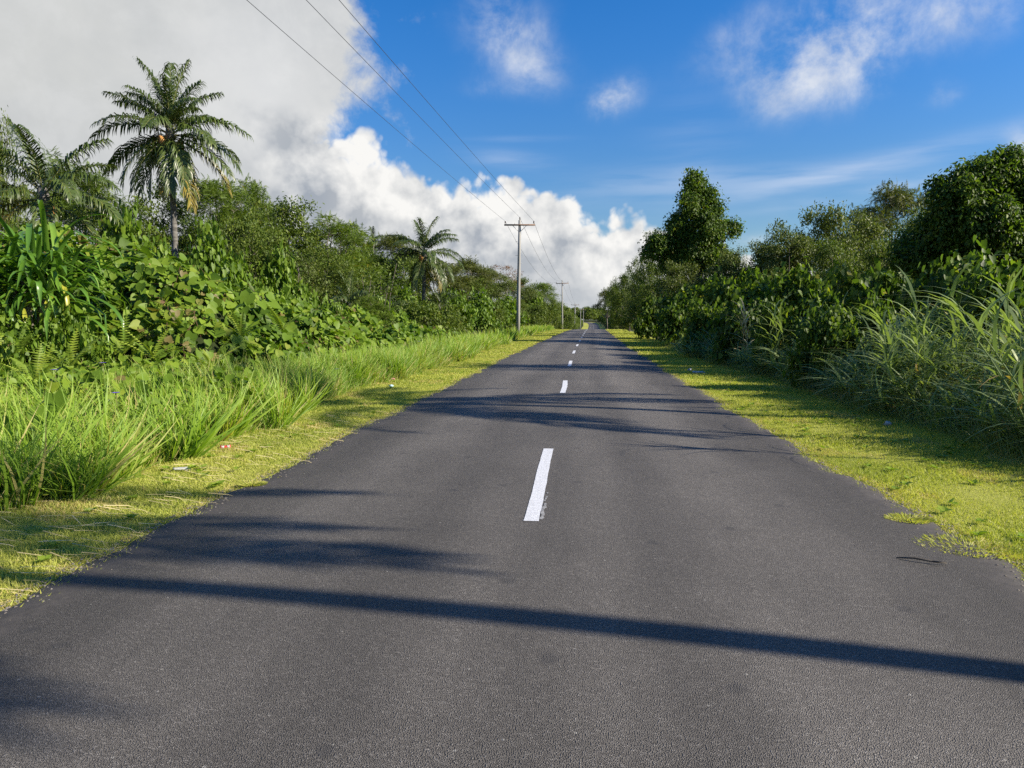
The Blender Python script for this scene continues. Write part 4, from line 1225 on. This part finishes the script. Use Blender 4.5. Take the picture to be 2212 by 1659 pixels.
# pandanus: strap-leaved clump at the left edge
def pandanus():
    y = 12.9
    P = aty(66, 606, y)
    o = empty('pandanus', (P[0], y, gz(y)))
    tag(o, 'clump of long arching strap leaves at the left photo edge', 'plant')
    zc = P[2]
    G = Geo()
    for k in range(5):
        a = k * 1.26
        tube(G, [(0.25 * math.cos(a), .25 * math.sin(a), -.2), (.12 * math.cos(a), .12 * math.sin(a), zc * .6), (.3 * math.cos(a), .3 * math.sin(a), zc)], [.07, .06, .05], 6)
    link('stem', G.mesh('stem', M['pale_bark']), o)

    def straps(n, L, e_lo, e_hi, tb, seed, kink):
        g = np.random.default_rng(seed); G = Geo()
        for i in range(n):
            az = g.uniform(0, 2 * math.pi); e = g.uniform(e_lo, e_hi)
            l = L * g.uniform(.75, 1.2); w = .048 * g.uniform(.8, 1.25)
            c0 = np.array([g.normal(0, .42), g.normal(0, .3), zc - .1 + g.normal(0, .36)])
            ns = 9; p = c0.copy(); an = e
            pts, nn = [], []
            kk = g.uniform(.35, .8) if g.random() < kink else 2
            for j in range(ns + 1):
                s = j / ns
                t = np.array([math.cos(az) * math.cos(an), math.sin(az) * math.cos(an), math.sin(an)])
                u_ = np.array([-math.cos(az) * math.sin(an), -math.sin(az) * math.sin(an), math.cos(an)])
                pts.append(p.copy()); nn.append(u_)
                p = p + t * l / ns
                an -= (g.uniform(.10, .24) * (.4 + 1.5 * s)) if s < kk else .0
                if kk < 2 and abs(s - kk) < .5 / ns: an -= 1.0
                an = max(an, -1.5)
            pts = np.array(pts); nn = np.array(nn)
            sd = np.array([-math.sin(az), math.cos(az), 0])
            s = np.linspace(0, 1, ns + 1)
            ww = (w * np.interp(s, [0, .2, .75, 1], [.9, 1, .8, .08]))[:, None]
            V = np.stack([pts - sd * ww + nn * ww * .45, pts, pts + sd * ww + nn * ww * .45], 1).reshape(-1, 3)
            F = []
            for j in range(ns):
                b = j * 3
                F += [(b, b + 1, b + 4), (b, b + 4, b + 3), (b + 1, b + 2, b + 5), (b + 1, b + 5, b + 4)]
            G.add(V, F, np.clip(tb + g.normal(0, .15), 0, 1))
        return G
    link('leaves', straps(230, 1.6, -.2, 1.15, .48, 4, .35).mesh('leaves', M['pandan']), o)
    link('dead_leaves', straps(34, 1.25, -.9, .0, .98, 5, .2).mesh('dead_leaves', M['pandan']), o)['label'] = 'yellow hanging strap leaves'


pandanus()

# ------------------------------------------------------------------ far woodland, one mass
def low_crown(seed, R, H):
    g = np.random.default_rng(seed)
    L = np.array(blob_lobes(seed, 10, R, H, H * .3, R * .42, H * .17))
    n = 900
    li = g.integers(0, len(L), n); d = rdir(n, g); d[:, 2] = np.abs(d[:, 2]) * np.where(g.random(n) < .25, -1, 1)
    P = L[li, :3] + d * L[li, 3:6] * g.uniform(.8, 1.05, (n, 1))
    return scatter(OVAL, P, g.normal(0, 1, (n, 3)), d + [0, 0, .6] + g.normal(0, .4, (n, 3)), g.uniform(.45, .95, n), np.clip(.42 + g.normal(0, .2, n), 0, .95), 1.2)


G = Geo()
base = [low_crown(s, 4.2, 9.0) for s in (1, 2, 3, 4)]


def add_low(x, y, s, h):
    V, F, t = base[random.randrange(4)]
    a = random.uniform(0, 6.28); c_, s_ = math.cos(a), math.sin(a)
    W = np.stack([V[:, 0] * c_ - V[:, 1] * s_, V[:, 0] * s_ + V[:, 1] * c_, V[:, 2]], -1) * [s, s, h]
    G.add(W + [x, y, gz(y)], F, np.clip(t + random.uniform(-.12, .12), 0, .95))


for y in np.arange(60, 540, 7.0):                    # behind the hand-placed rows and on past the crest
    add_low(xc(y) - random.uniform(25, 30) if y < 150 else xc(y) - random.uniform(13, 16), y, 1.0, random.uniform(.7, .95))
    add_low(xc(y) - random.uniform(34, 42), y + 3, 1.15, random.uniform(.8, 1.0))
    if y > 70: add_low(xc(y) + random.uniform(18, 24) if y < 180 else xc(y) + random.uniform(10, 13), y, 1.0, random.uniform(.7, 1.0))
    if y > 70: add_low(xc(y) + random.uniform(28, 36), y + 3, 1.15, random.uniform(.9, 1.2))
for y in np.arange(18, 66, 6.0):
    add_low(-random.uniform(31, 37), y + 14, 1.1, random.uniform(.6, .8)); add_low(random.uniform(26, 32), y + 14, 1.05, random.uniform(.55, .75))
for k in range(60):                                  # the wood that closes the view where the road bends left
    add_low(random.uniform(-14, 40), random.uniform(560, 660), 1.3, random.uniform(1.0, 1.5))
for y in np.arange(190, 540, 6.0):                   # low growth on both verges past the crest
    add_low(xc(y) - random.uniform(8.5, 10.5), y, .62, random.uniform(.28, .5)); add_low(xc(y) + random.uniform(8, 10), y, .6, random.uniform(.3, .6))
wood = link('distant_woodland', G.mesh('distant_woodland', M['broad']))
tag(wood, 'far dark woodland closing in on both sides of the road', 'woodland', kind='stuff')

# ------------------------------------------------------------------ power poles and lines
def pole_proto():
    o = empty('power_pole', (0, 0, 0))
    G = Geo(); tube(G, [(0, 0, -.5), (0.01, 0, 3), (.03, 0, 6.5), (.05, 0, 9.62)], [.165, .15, .125, .105], 12)
    shaft = link('pole_shaft', G.mesh('pole_shaft', M['pole_wood'], True), o)
    G = Geo(); box(G, (.05, -.15, 9.22), (2.5, .10, .12)); arm = link('crossarm', G.mesh('crossarm', M['arm_wood']), o)
    for sd in (-1, 1):
        G = Geo(); tube(G, [(.05 + sd * .10, -.13, 8.72), (.05 + sd * .55, -.16, 9.16)], .022, 5); link('brace', G.mesh('brace', M['galv']), o)
    for x_, z0 in ((-1.12, 9.28), (.05, 9.60), (1.2, 9.28), (-.36, 9.28)):
        small = x_ == -.36
        G = Geo()
        tube(G, [(x_, -.15 if z0 < 9.5 else 0, z0 - .05), (x_, -.15 if z0 < 9.5 else 0, z0 + .10)], .014, 5)
        if not small:
            for q, rr in ((.08, .048), (.12, .06), (.16, .05), (.20, .062), (.245, .035)):
                ellipsoid(G, (x_, -.15 if z0 < 9.5 else 0, z0 + q), (rr, rr, .03), 8, 5)
        link('insulator', G.mesh('insulator', M['porcelain']), arm if z0 < 9.5 else shaft)
    for z, sd in ((7.9, -1), (6.8, -1), (6.15, 1)):
        G = Geo(); tube(G, [(sd * .1, 0, z), (sd * .27, 0, z)], .012, 5); link('step_bolt', G.mesh('step_bolt', M['galv']), shaft)
    return o


plabs = ['nearest power pole, of weathered wood, in the left grass', 'second power pole, rising from bushes past the nearest one', 'third power pole, before the far bend',
         'fourth power pole, first of the pair beyond the crest', 'fifth power pole, right one of the pair beyond the crest', 'sixth and thinnest power pole, at the far bend', 'power pole behind the camera on the left']
pp = [(-4.83, 58.4), (-2.87, 142), (-.74, 228), (1.55, 313), (3.5, 398), (-1.0, 490), (-10.0, -26)]
proto = pole_proto()
poles = []
for k, (x_, y_) in enumerate(pp):
    o = proto if k == 0 else copy_tree(proto)
    o.location = (x_, y_, gz(y_))
    o.rotation_euler = (0, R_([0.6, -.8, .5, 0, .4, 0, 0][k]), R_([0, 1, -1, 0, 0, 12, -4][k]))
    if k == 6: o.scale = (1, 1, 1.1)
    tag(o, plabs[k], 'power pole', 'power poles along the left verge')
    poles.append(o)
bpy.context.view_layer.update()
order = [6, 0, 1, 2, 3, 4, 5]
wl = ['left', 'middle', 'right']
spn = ['near span crossing the sky', 'span between the first and second pole', 'span between the second and third pole', 'span between the third and fourth pole', 'span between the fourth and fifth pole', 'span past the fifth pole']
for a, b, sp in zip(order[:-1], order[1:], spn):
    for w_, loc in enumerate(((-1.12, -.15, 9.52), (.05, 0, 9.84), (1.2, -.15, 9.52))):
        A = np.array(poles[a].matrix_world @ Vector(loc)); B = np.array(poles[b].matrix_world @ Vector(loc))
        s = np.linspace(0, 1, 40)[:, None]
        sag = .35 if a == 6 else 1.75
        pts = A + (B - A) * s; pts[:, 2] -= 4 * sag * (s * (1 - s))[:, 0]
        G = Geo(); tube(G, pts, .0085 if a == 6 else .011, 5)
        tag(link('power_line', G.mesh('power_line', M['wire'])), '%s power line of the %s' % (wl[w_], sp), 'power line', 'power lines strung along the poles')

# ------------------------------------------------------------------ litter on the verges
def litter(name, u, v, label, build, z=.03, rz=0.0):
    P = gnd(u, v, z); o = empty(name, (P[0], P[1], gz(P[1]) + z), rz) if False else None
    return P


def crushed(G, r, l, seed, mi=0):
    g = np.random.default_rng(seed)
    n = 7; s = np.linspace(0, 1, n)
    V, F = [], []
    for i in range(n):
        for j in range(12):
            a = j * math.pi / 6
            rr = r * (.72 + .28 * g.random()) if 0 < i < n - 1 else r * .85
            V.append((l * (s[i] - .5), rr * math.cos(a), rr * (.75 if 0 < i < n - 1 else .95) * math.sin(a)))
    for i in range(n - 1):
        for j in range(12):
            a0, a1 = i * 12 + j, i * 12 + (j + 1) % 12
            F += [(a0, a1, a1 + 12), (a0, a1 + 12, a0 + 12)]
    V += [(-l / 2, 0, 0), (l / 2, 0, 0)]
    for j in range(12):
        F += [((j + 1) % 12, j, 84), (72 + j, 72 + (j + 1) % 12, 85)]
    G.add(V, F, .5, mi)


P = gnd(487, 966, .035)
o = empty('drink_can', P, .5); tag(o, 'crushed red and white drink can on the left verge', 'can')
G = Geo(); crushed(G, .034, .12, 1); link('can_body', G.mesh('can_body', M['can_red']), o)
for q in (-.03, .035):
    G = Geo(); crushed(G, .0355, .030, 20 + int(q * 100)); link('white_band', G.mesh('white_band', M['white_plastic']), o, (q, 0, 0))
P = gnd(390, 1013, .025)
o = empty('plastic_bottle', P, .35); tag(o, 'flattened clear plastic bottle on the left verge', 'bottle')
G = Geo(); crushed(G, .026, .14, 5); link('bottle_body', G.mesh('bottle_body', M['white_plastic']), o)
G = Geo(); crushed(G, .013, .03, 6); link('bottle_cap', G.mesh('bottle_cap', M['blue_plastic']), o, (.085, 0, 0))


def crumple(G, r, seed):
    g = np.random.default_rng(seed); G0 = Geo(); ellipsoid(G0, (0, 0, 0), r, 10, 7)
    V = G0.V[0] * g.uniform(.6, 1.25, (len(G0.V[0]), 1)); G.add(V, G0.F[0])


for (u, v, r, m, lab, nm) in ((848, 820, (.06, .045, .05), 'pink_plastic', 'crumpled pink wrapper by the left grass', 'wrapper'), (845, 834, (.06, .045, .035), 'blue_plastic', 'pale blue wrapper just below the pink one', 'wrapper'),
                              (1490, 799, (.07, .05, .05), 'white_plastic', 'small white scrap left of the white bottle', 'paper_scrap'), (1918, 915, (.06, .045, .045), 'white_plastic', 'crumpled white paper under the cane grass', 'paper_scrap'),
                              (1025, 760, (.06, .04, .04), 'white_plastic', 'white scrap near the foot of the nearest pole', 'paper_scrap')):
    G = Geo(); crumple(G, r, int(u))
    tag(link(nm, G.mesh(nm, M[m]), None, gnd(u, v, .05)), lab, 'litter', 'litter scraps on the verges')
P = gnd(1507, 804, .05)
o = empty('plastic_bottle', P, -.15); tag(o, 'white plastic bottle lying on the shaded right verge', 'bottle')
G = Geo(); crushed(G, .05, .30, 9); link('bottle_body', G.mesh('bottle_body', M['white_plastic']), o)
G = Geo(); crushed(G, .02, .05, 10); link('bottle_cap', G.mesh('bottle_cap', M['white_plastic']), o, (.18, 0, 0))
# a dark twig on the asphalt and the tuft growing through the tar edge
P = gnd(1990, 1222, .02)
G = Geo(); tube(G, [(-.13, .06, .03), (-.04, .015, .045), (.05, -.02, .04), (.14, -.03, .03)], [.004, .007, .008, .003], 5); tube(G, [(.05, -.02, .04), (.12, -.07, .05)], [.005, .002], 4)
tag(link('twig', G.mesh('twig', M['bark']), None, P), 'dark twig lying on the asphalt by the right edge', 'twig')
for k, (u, v, s, lab) in enumerate(((1962, 1124, .13, 'dry grass tuft in the tar strip at the right road edge'), (2092, 1184, .26, 'larger grass tuft spreading onto the right road edge'), (545, 1048, .1, 'dry grass tuft in the tar strip at the left road edge'))):
    P = gnd(u, v, .02); G = Geo(); n = 900
    a = rng.uniform(0, 6.28, n); rr = s * np.sqrt(rng.random(n))
    V, F, t = scatter(BLADE1, np.stack([rr * np.cos(a) * 1.3, rr * np.sin(a), np.full(n, .01)], -1), np.stack([np.cos(a), np.sin(a), rng.uniform(.2, 1, n)], -1), rdir(n), rng.uniform(.015, .04, n), np.clip(.7 + rng.normal(0, .25, n), 0, 1), 2.0)
    G.add(V, F, t)
    tag(link('grass_tuft', G.mesh('grass_tuft', M['lawn']), None, P), lab, 'grass tuft')

# ------------------------------------------------------------------ light and sky
sd = bpy.data.lights.new('sun', 'SUN'); sd.energy = 5.0; sd.angle = R_(.53); sd.color = (1.0, .90, .76)
so = bpy.data.objects.new('sun', sd); COL.objects.link(so)
so.rotation_euler = Vector(SUN).to_track_quat('Z', 'Y').to_euler()

W = bpy.data.worlds.new('World'); SC.world = W; W.use_nodes = True
nt = W.node_tree; N = nt.nodes; L = nt.links; N.clear()


def mth(op, *a, clamp=False):
    k = N.new('ShaderNodeMath'); k.operation = op; k.use_clamp = clamp
    for i, q in enumerate(a):
        if isinstance(q, (int, float)): k.inputs[i].default_value = float(q)
        else: L.new(q, k.inputs[i])
    return k.outputs[0]


def sstep(v, a, b):
    k = N.new('ShaderNodeMapRange'); k.interpolation_type = 'SMOOTHSTEP'
    k.inputs['From Min'].default_value = a; k.inputs['From Max'].default_value = b
    L.new(v, k.inputs['Value']); return k.outputs[0]


def mixc(f, a, b):
    k = N.new('ShaderNodeMix'); k.data_type = 'RGBA'
    if isinstance(f, (int, float)): k.inputs[0].default_value = f
    else: L.new(f, k.inputs[0])
    for s_, q in ((6, a), (7, b)):
        if isinstance(q, tuple): k.inputs[s_].default_value = (*q, 1)
        else: L.new(q, k.inputs[s_])
    return k.outputs[2]


sky = N.new('ShaderNodeTexSky'); sky.sky_type = 'NISHITA'; sky.sun_disc = False
sky.sun_elevation = EL; sky.sun_rotation = math.pi / 2 - AZ
sky.air_density = 1.0; sky.dust_density = .3; sky.ozone_density = 2.5; sky.altitude = 50
SKY_STR = .13
hs = N.new('ShaderNodeHueSaturation'); hs.inputs['Saturation'].default_value = 1.42; hs.inputs['Value'].default_value = .67; hs.inputs['Hue'].default_value = .510
L.new(sky.outputs[0], hs.inputs['Color'])
tc = N.new('ShaderNodeTexCoord')
sx = N.new('ShaderNodeSeparateXYZ'); L.new(tc.outputs['Generated'], sx.inputs[0])
az_ = mth('ARCTAN2', sx.outputs[0], sx.outputs[1]); el_n = mth('ARCSINE', sx.outputs[2])


def azel(u, v):
    r = nrm(ray(u, v)); return math.atan2(r[0], r[1]), math.asin(r[2])


def noise3(scale, detail, rough, off=(0, 0, 0), stretch=(1, 1, 1), dist=0.0, rot=(0, 0, 0)):
    mp = N.new('ShaderNodeMapping'); mp.inputs['Location'].default_value = off; mp.inputs['Scale'].default_value = stretch; mp.inputs['Rotation'].default_value = rot
    L.new(tc.outputs['Generated'], mp.inputs[0])
    n = N.new('ShaderNodeTexNoise'); n.inputs['Scale'].default_value = scale; n.inputs['Detail'].default_value = detail; n.inputs['Roughness'].default_value = rough; n.inputs['Distortion'].default_value = dist
    L.new(mp.outputs[0], n.inputs['Vector']); return n.outputs[0]


def blob(u, v, a, b, rot=0.0):
    ca, ce = azel(u, v); k = 1 / CF
    du = mth('SUBTRACT', az_, ca); dv = mth('SUBTRACT', el_n, ce)
    c_, s_ = math.cos(rot), math.sin(rot)
    x = mth('ADD', mth('MULTIPLY', du, c_ / (a * k)), mth('MULTIPLY', dv, s_ / (a * k)))
    y = mth('ADD', mth('MULTIPLY', du, -s_ / (b * k)), mth('MULTIPLY', dv, c_ / (b * k)))
    return mth('EXPONENT', mth('MULTIPLY', mth('ADD', mth('MULTIPLY', x, x), mth('MULTIPLY', y, y)), -1.0))


def total(l):
    r = l[0]
    for q in l[1:]: r = mth('ADD', r, q)
    return r


n_big = noise3(7, 3, .5, (3.1, 0, 1.7))
n_mid = noise3(17, 7, .56, (1.3, 2.2, .4), dist=.15)
n_lit = noise3(17, 7, .56, (1.3 - .035 * 1.0, 2.2 + .0, .4 - .045), dist=.15)
def vor3(off):
    mp = N.new('ShaderNodeMapping'); mp.inputs['Location'].default_value = off
    L.new(tc.outputs['Generated'], mp.inputs[0])
    wn = N.new('ShaderNodeTexNoise'); wn.inputs['Scale'].default_value = 14; wn.inputs['Detail'].default_value = 3
    L.new(mp.outputs[0], wn.inputs['Vector'])
    wa = N.new('ShaderNodeVectorMath'); wa.operation = 'MULTIPLY_ADD'; wa.inputs[1].default_value = (.05, .05, .05)
    L.new(wn.outputs['Color'], wa.inputs[0]); L.new(mp.outputs[0], wa.inputs[2])
    v = N.new('ShaderNodeTexVoronoi'); v.feature = 'F1'; v.inputs['Scale'].default_value = 17; v.inputs['Detail'].default_value = 2.0
    v.inputs['Roughness'].default_value = .55; v.inputs['Lacunarity'].default_value = 2.3; v.normalize = True
    L.new(wa.outputs[0], v.inputs['Vector']); return v.outputs['Distance']


v_a = vor3((.3, .7, .2)); v_b = vor3((.3 - .016, .7, .2 - .022))
n_wsp = noise3(13, 9, .64, (8.3, 1.1, 2.0), dist=.2)

# the top of the cumulus bank as elevation over azimuth
tp = [(-1400, .25, 1), (-500, -160, 0), (300, -300, 0), (470, -260, 0), (560, 10, 0), (610, 190, 0), (650, 262, 0), (700, 292, 0), (760, 306, 0), (860, 330, 0), (930, 352, 0), (990, 384, 0), (1060, 408, 0), (1130, 410, 0), (1200, 424, 0), (1250, 452, 0), (1330, 484, 0), (1385, 472, 0), (1435, 494, 0), (1500, 520, 0), (1600, 545, 0), (1700, 560, 0), (2212, 640, 0), (2900, 690, 0)]
pts = [(azel(u, v) if not f else (-2.2, .25)) for u, v, f in tp]
cv = N.new('ShaderNodeFloatCurve'); c = cv.mapping.curves[0]
A0, A1 = -2.2, 1.2
pn = [((a - A0) / (A1 - A0), max(min(e / 1.25, 1), 0)) for a, e in pts]
c.points[0].location = pn[0]; c.points[1].location = pn[-1]
for q in pn[1:-1]: c.points.new(*q)
for q in c.points: q.handle_type = 'VECTOR'
cv.mapping.update()
L.new(mth('MULTIPLY_ADD', az_, 1 / (A1 - A0), -A0 / (A1 - A0)), cv.inputs['Value'])
etop = mth('MULTIPLY', cv.outputs[0], 1.25)
depth = mth('SUBTRACT', etop, el_n)                                   # radians below the bank's top
puff = mth('ADD', mth('MULTIPLY_ADD', n_mid, .07, -.035), mth('MULTIPLY_ADD', v_a, -.14, .045))
bank_a = sstep(mth('ADD', depth, puff), -.004, .016)
# soft right-hand fringe of the overcast sheet, upper left
sheet = total([mth('MULTIPLY', blob(q[0], q[1], q[2], q[3]), q[4]) for q in ((300, 60, 330, 380, 1.4), (560, 20, 150, 130, .8), (640, 90, 80, 90, .5), (620, 230, 60, 70, .5), (80, 300, 400, 260, 1.2))])
sheet_a = sstep(mth('ADD', sheet, mth('MULTIPLY_ADD', n_wsp, 1.5, -.75)), .32, .85)
notch = mth('SUBTRACT', 1.0, mth('MULTIPLY', blob(592, 140, 42, 48), .0))
soft = sstep(az_, azel(545, 150)[0], azel(690, 150)[0])
up_zone = sstep(el_n, azel(650, 290)[1], azel(650, 215)[1])
bank_a = mth('MULTIPLY', bank_a, mth('SUBTRACT', 1.0, mth('MULTIPLY', up_zone, sstep(az_, azel(440, 150)[0], azel(580, 150)[0]))))
cl_a = mth('MAXIMUM', bank_a, mth('MULTIPLY', sheet_a, notch))

shade = mth('ADD', mth('MULTIPLY_ADD', mth('SUBTRACT', n_lit, n_mid), 2.6, .42), mth('MULTIPLY', mth('SUBTRACT', v_b, v_a), 2.2))
top_b = mth('SUBTRACT', 1.0, sstep(mth('ADD', depth, mth('MULTIPLY_ADD', n_mid, .10, -.05)), .015, .12))
right_side = sstep(az_, azel(560, 300)[0], azel(760, 300)[0])
lowb = sstep(el_n, azel(1200, 690)[1], azel(1200, 520)[1])
shade = mth('ADD', .42, mth('MULTIPLY', mth('SUBTRACT', shade, .42), mth('MULTIPLY_ADD', lowb, .7, .3)))
lit = mth('ADD', mth('MULTIPLY', shade, .66), mth('MULTIPLY', mth('MULTIPLY', top_b, right_side), .55), clamp=True)
dark = mixc(mth('MULTIPLY_ADD', n_big, 1.6, -.3, clamp=True), (.33, .385, .47), (.60, .62, .64))
dark = mixc(lowb, (.52, .56, .61), dark)
ccol = mixc(lit, dark, (1.05, 1.04, 1.01))
# the overcast sheet: pale warm grey, brighter to the upper left
gsh = mixc(mth('MULTIPLY_ADD', n_big, 1.8, -.4, clamp=True), (.56, .59, .625), (.74, .75, .745))
gsh = mixc(mth('MULTIPLY', blob(60, 130, 380, 260), .6), gsh, (.72, .73, .71))
gsh = mixc(mth('MULTIPLY', sstep(n_wsp, .42, .66), .4), gsh, (.83, .84, .84))
gsh = mixc(mth('MULTIPLY', blob(560, 190, 130, 150), .55), gsh, (.92, .93, .94))
inner = sstep(az_, azel(640, 300)[0], azel(470, 300)[0])
ccol = mixc(mth('MULTIPLY', mth('MAXIMUM', inner, up_zone), .92), ccol, gsh)

# thin broken clouds
wb = total([mth('MULTIPLY', blob(*q[:5]), q[5]) for q in (
    (1080, 40, 95, 75, 0, .85), (1130, 120, 60, 60, -.6, .8), (1050, 190, 70, 24, 0, .35), (1335, 205, 55, 36, .3, 1.0), (1300, 232, 40, 30, 0, .6), (1200, 160, 60, 50, 0, .4),
    (1760, 90, 150, 95, .3, 1.0), (1700, 190, 90, 55, 0, .85), (1850, 170, 70, 60, 0, .65), (1950, 40, 130, 70, 0, .65), (1560, 90, 90, 45, .5, .45), (2130, 20, 90, 50, 0, .6), (2036, 205, 34, 22, 0, .85),
    (2215, 330, 45, 50, 0, 1.1), (1500, 370, 60, 26, 0, .4), (1690, 480, 40, 30, 0, .35), (1625, 520, 40, 16, 0, 1.0))])
w_a = mth('MULTIPLY', sstep(mth('MULTIPLY', wb, mth('MULTIPLY_ADD', n_wsp, 4.0, -1.15)), .05, 2.2), .82)
# cirrus streaks
n_str = noise3(5, 7, .55, (0, 4, 0), (1.0, 1.0, 9.0), .2, (0, R_(6), 0))
cb = total([mth('MULTIPLY', blob(*q[:5]), q[5]) for q in ((1830, 372, 260, 20, .16, 1.0), (1950, 402, 230, 12, .12, .9), (1100, 345, 85, 16, -.1, .8), (1590, 390, 240, 26, 0, .6), (1110, 300, 90, 6, 0, .4), (1350, 410, 200, 40, 0, .35), (1500, 300, 90, 90, 0, .22))])
c_a = mth('MULTIPLY', mth('MULTIPLY', cb, sstep(n_str, .28, .68)), .42, clamp=True)

# clear sky colour (Nishita, lifted to the photograph's saturation) then the clouds over it
sc_ = N.new('ShaderNodeVectorMath'); sc_.operation = 'SCALE'; L.new(mth('ADD', .56, mth('MULTIPLY', sstep(el_n, -.05, .42), .44)), sc_.inputs['Scale'])
L.new(hs.outputs[0], sc_.inputs[0])
CB = 1.0 / SKY_STR * .455


def scaled(col):
    k = N.new('ShaderNodeVectorMath'); k.operation = 'SCALE'; k.inputs['Scale'].default_value = CB
    L.new(col, k.inputs[0]); return k.outputs[0]


col = mixc(c_a, sc_.outputs[0], tuple(CB * q for q in (.72, .82, 1.0)))
col = mixc(w_a, col, scaled(mixc(sstep(n_mid, .35, .65), (.70, .76, .87), (.95, .97, 1.0))))
col = mixc(cl_a, col, scaled(ccol))
bg = N.new('ShaderNodeBackground'); L.new(col, bg.inputs[0]); bg.inputs[1].default_value = SKY_STR
out = N.new('ShaderNodeOutputWorld'); L.new(bg.outputs[0], out.inputs[0])

# ------------------------------------------------------------------ camera and render settings
cam = bpy.data.cameras.new('camera'); cam.sensor_width = 36; cam.lens = 36 * CF / 2212; cam.clip_end = 6000; cam.clip_start = .05
co = bpy.data.objects.new('camera', cam); COL.objects.link(co)
co.location = (0, 0, EYE); co.rotation_euler = (math.pi / 2 - PITCH, 0, YAW)
SC.camera = co
SC.view_settings.view_transform = 'Standard'; SC.view_settings.look = 'None'
SC.view_settings.exposure = 1.0; SC.view_settings.gamma = 1
cy = SC.cycles
cy.max_bounces = 6; cy.diffuse_bounces = 3; cy.glossy_bounces = 2; cy.transmission_bounces = 4; cy.transparent_max_bounces = 4
cy.use_denoising = False
cy.sample_clamp_indirect = 4
SC.render.film_transparent = False
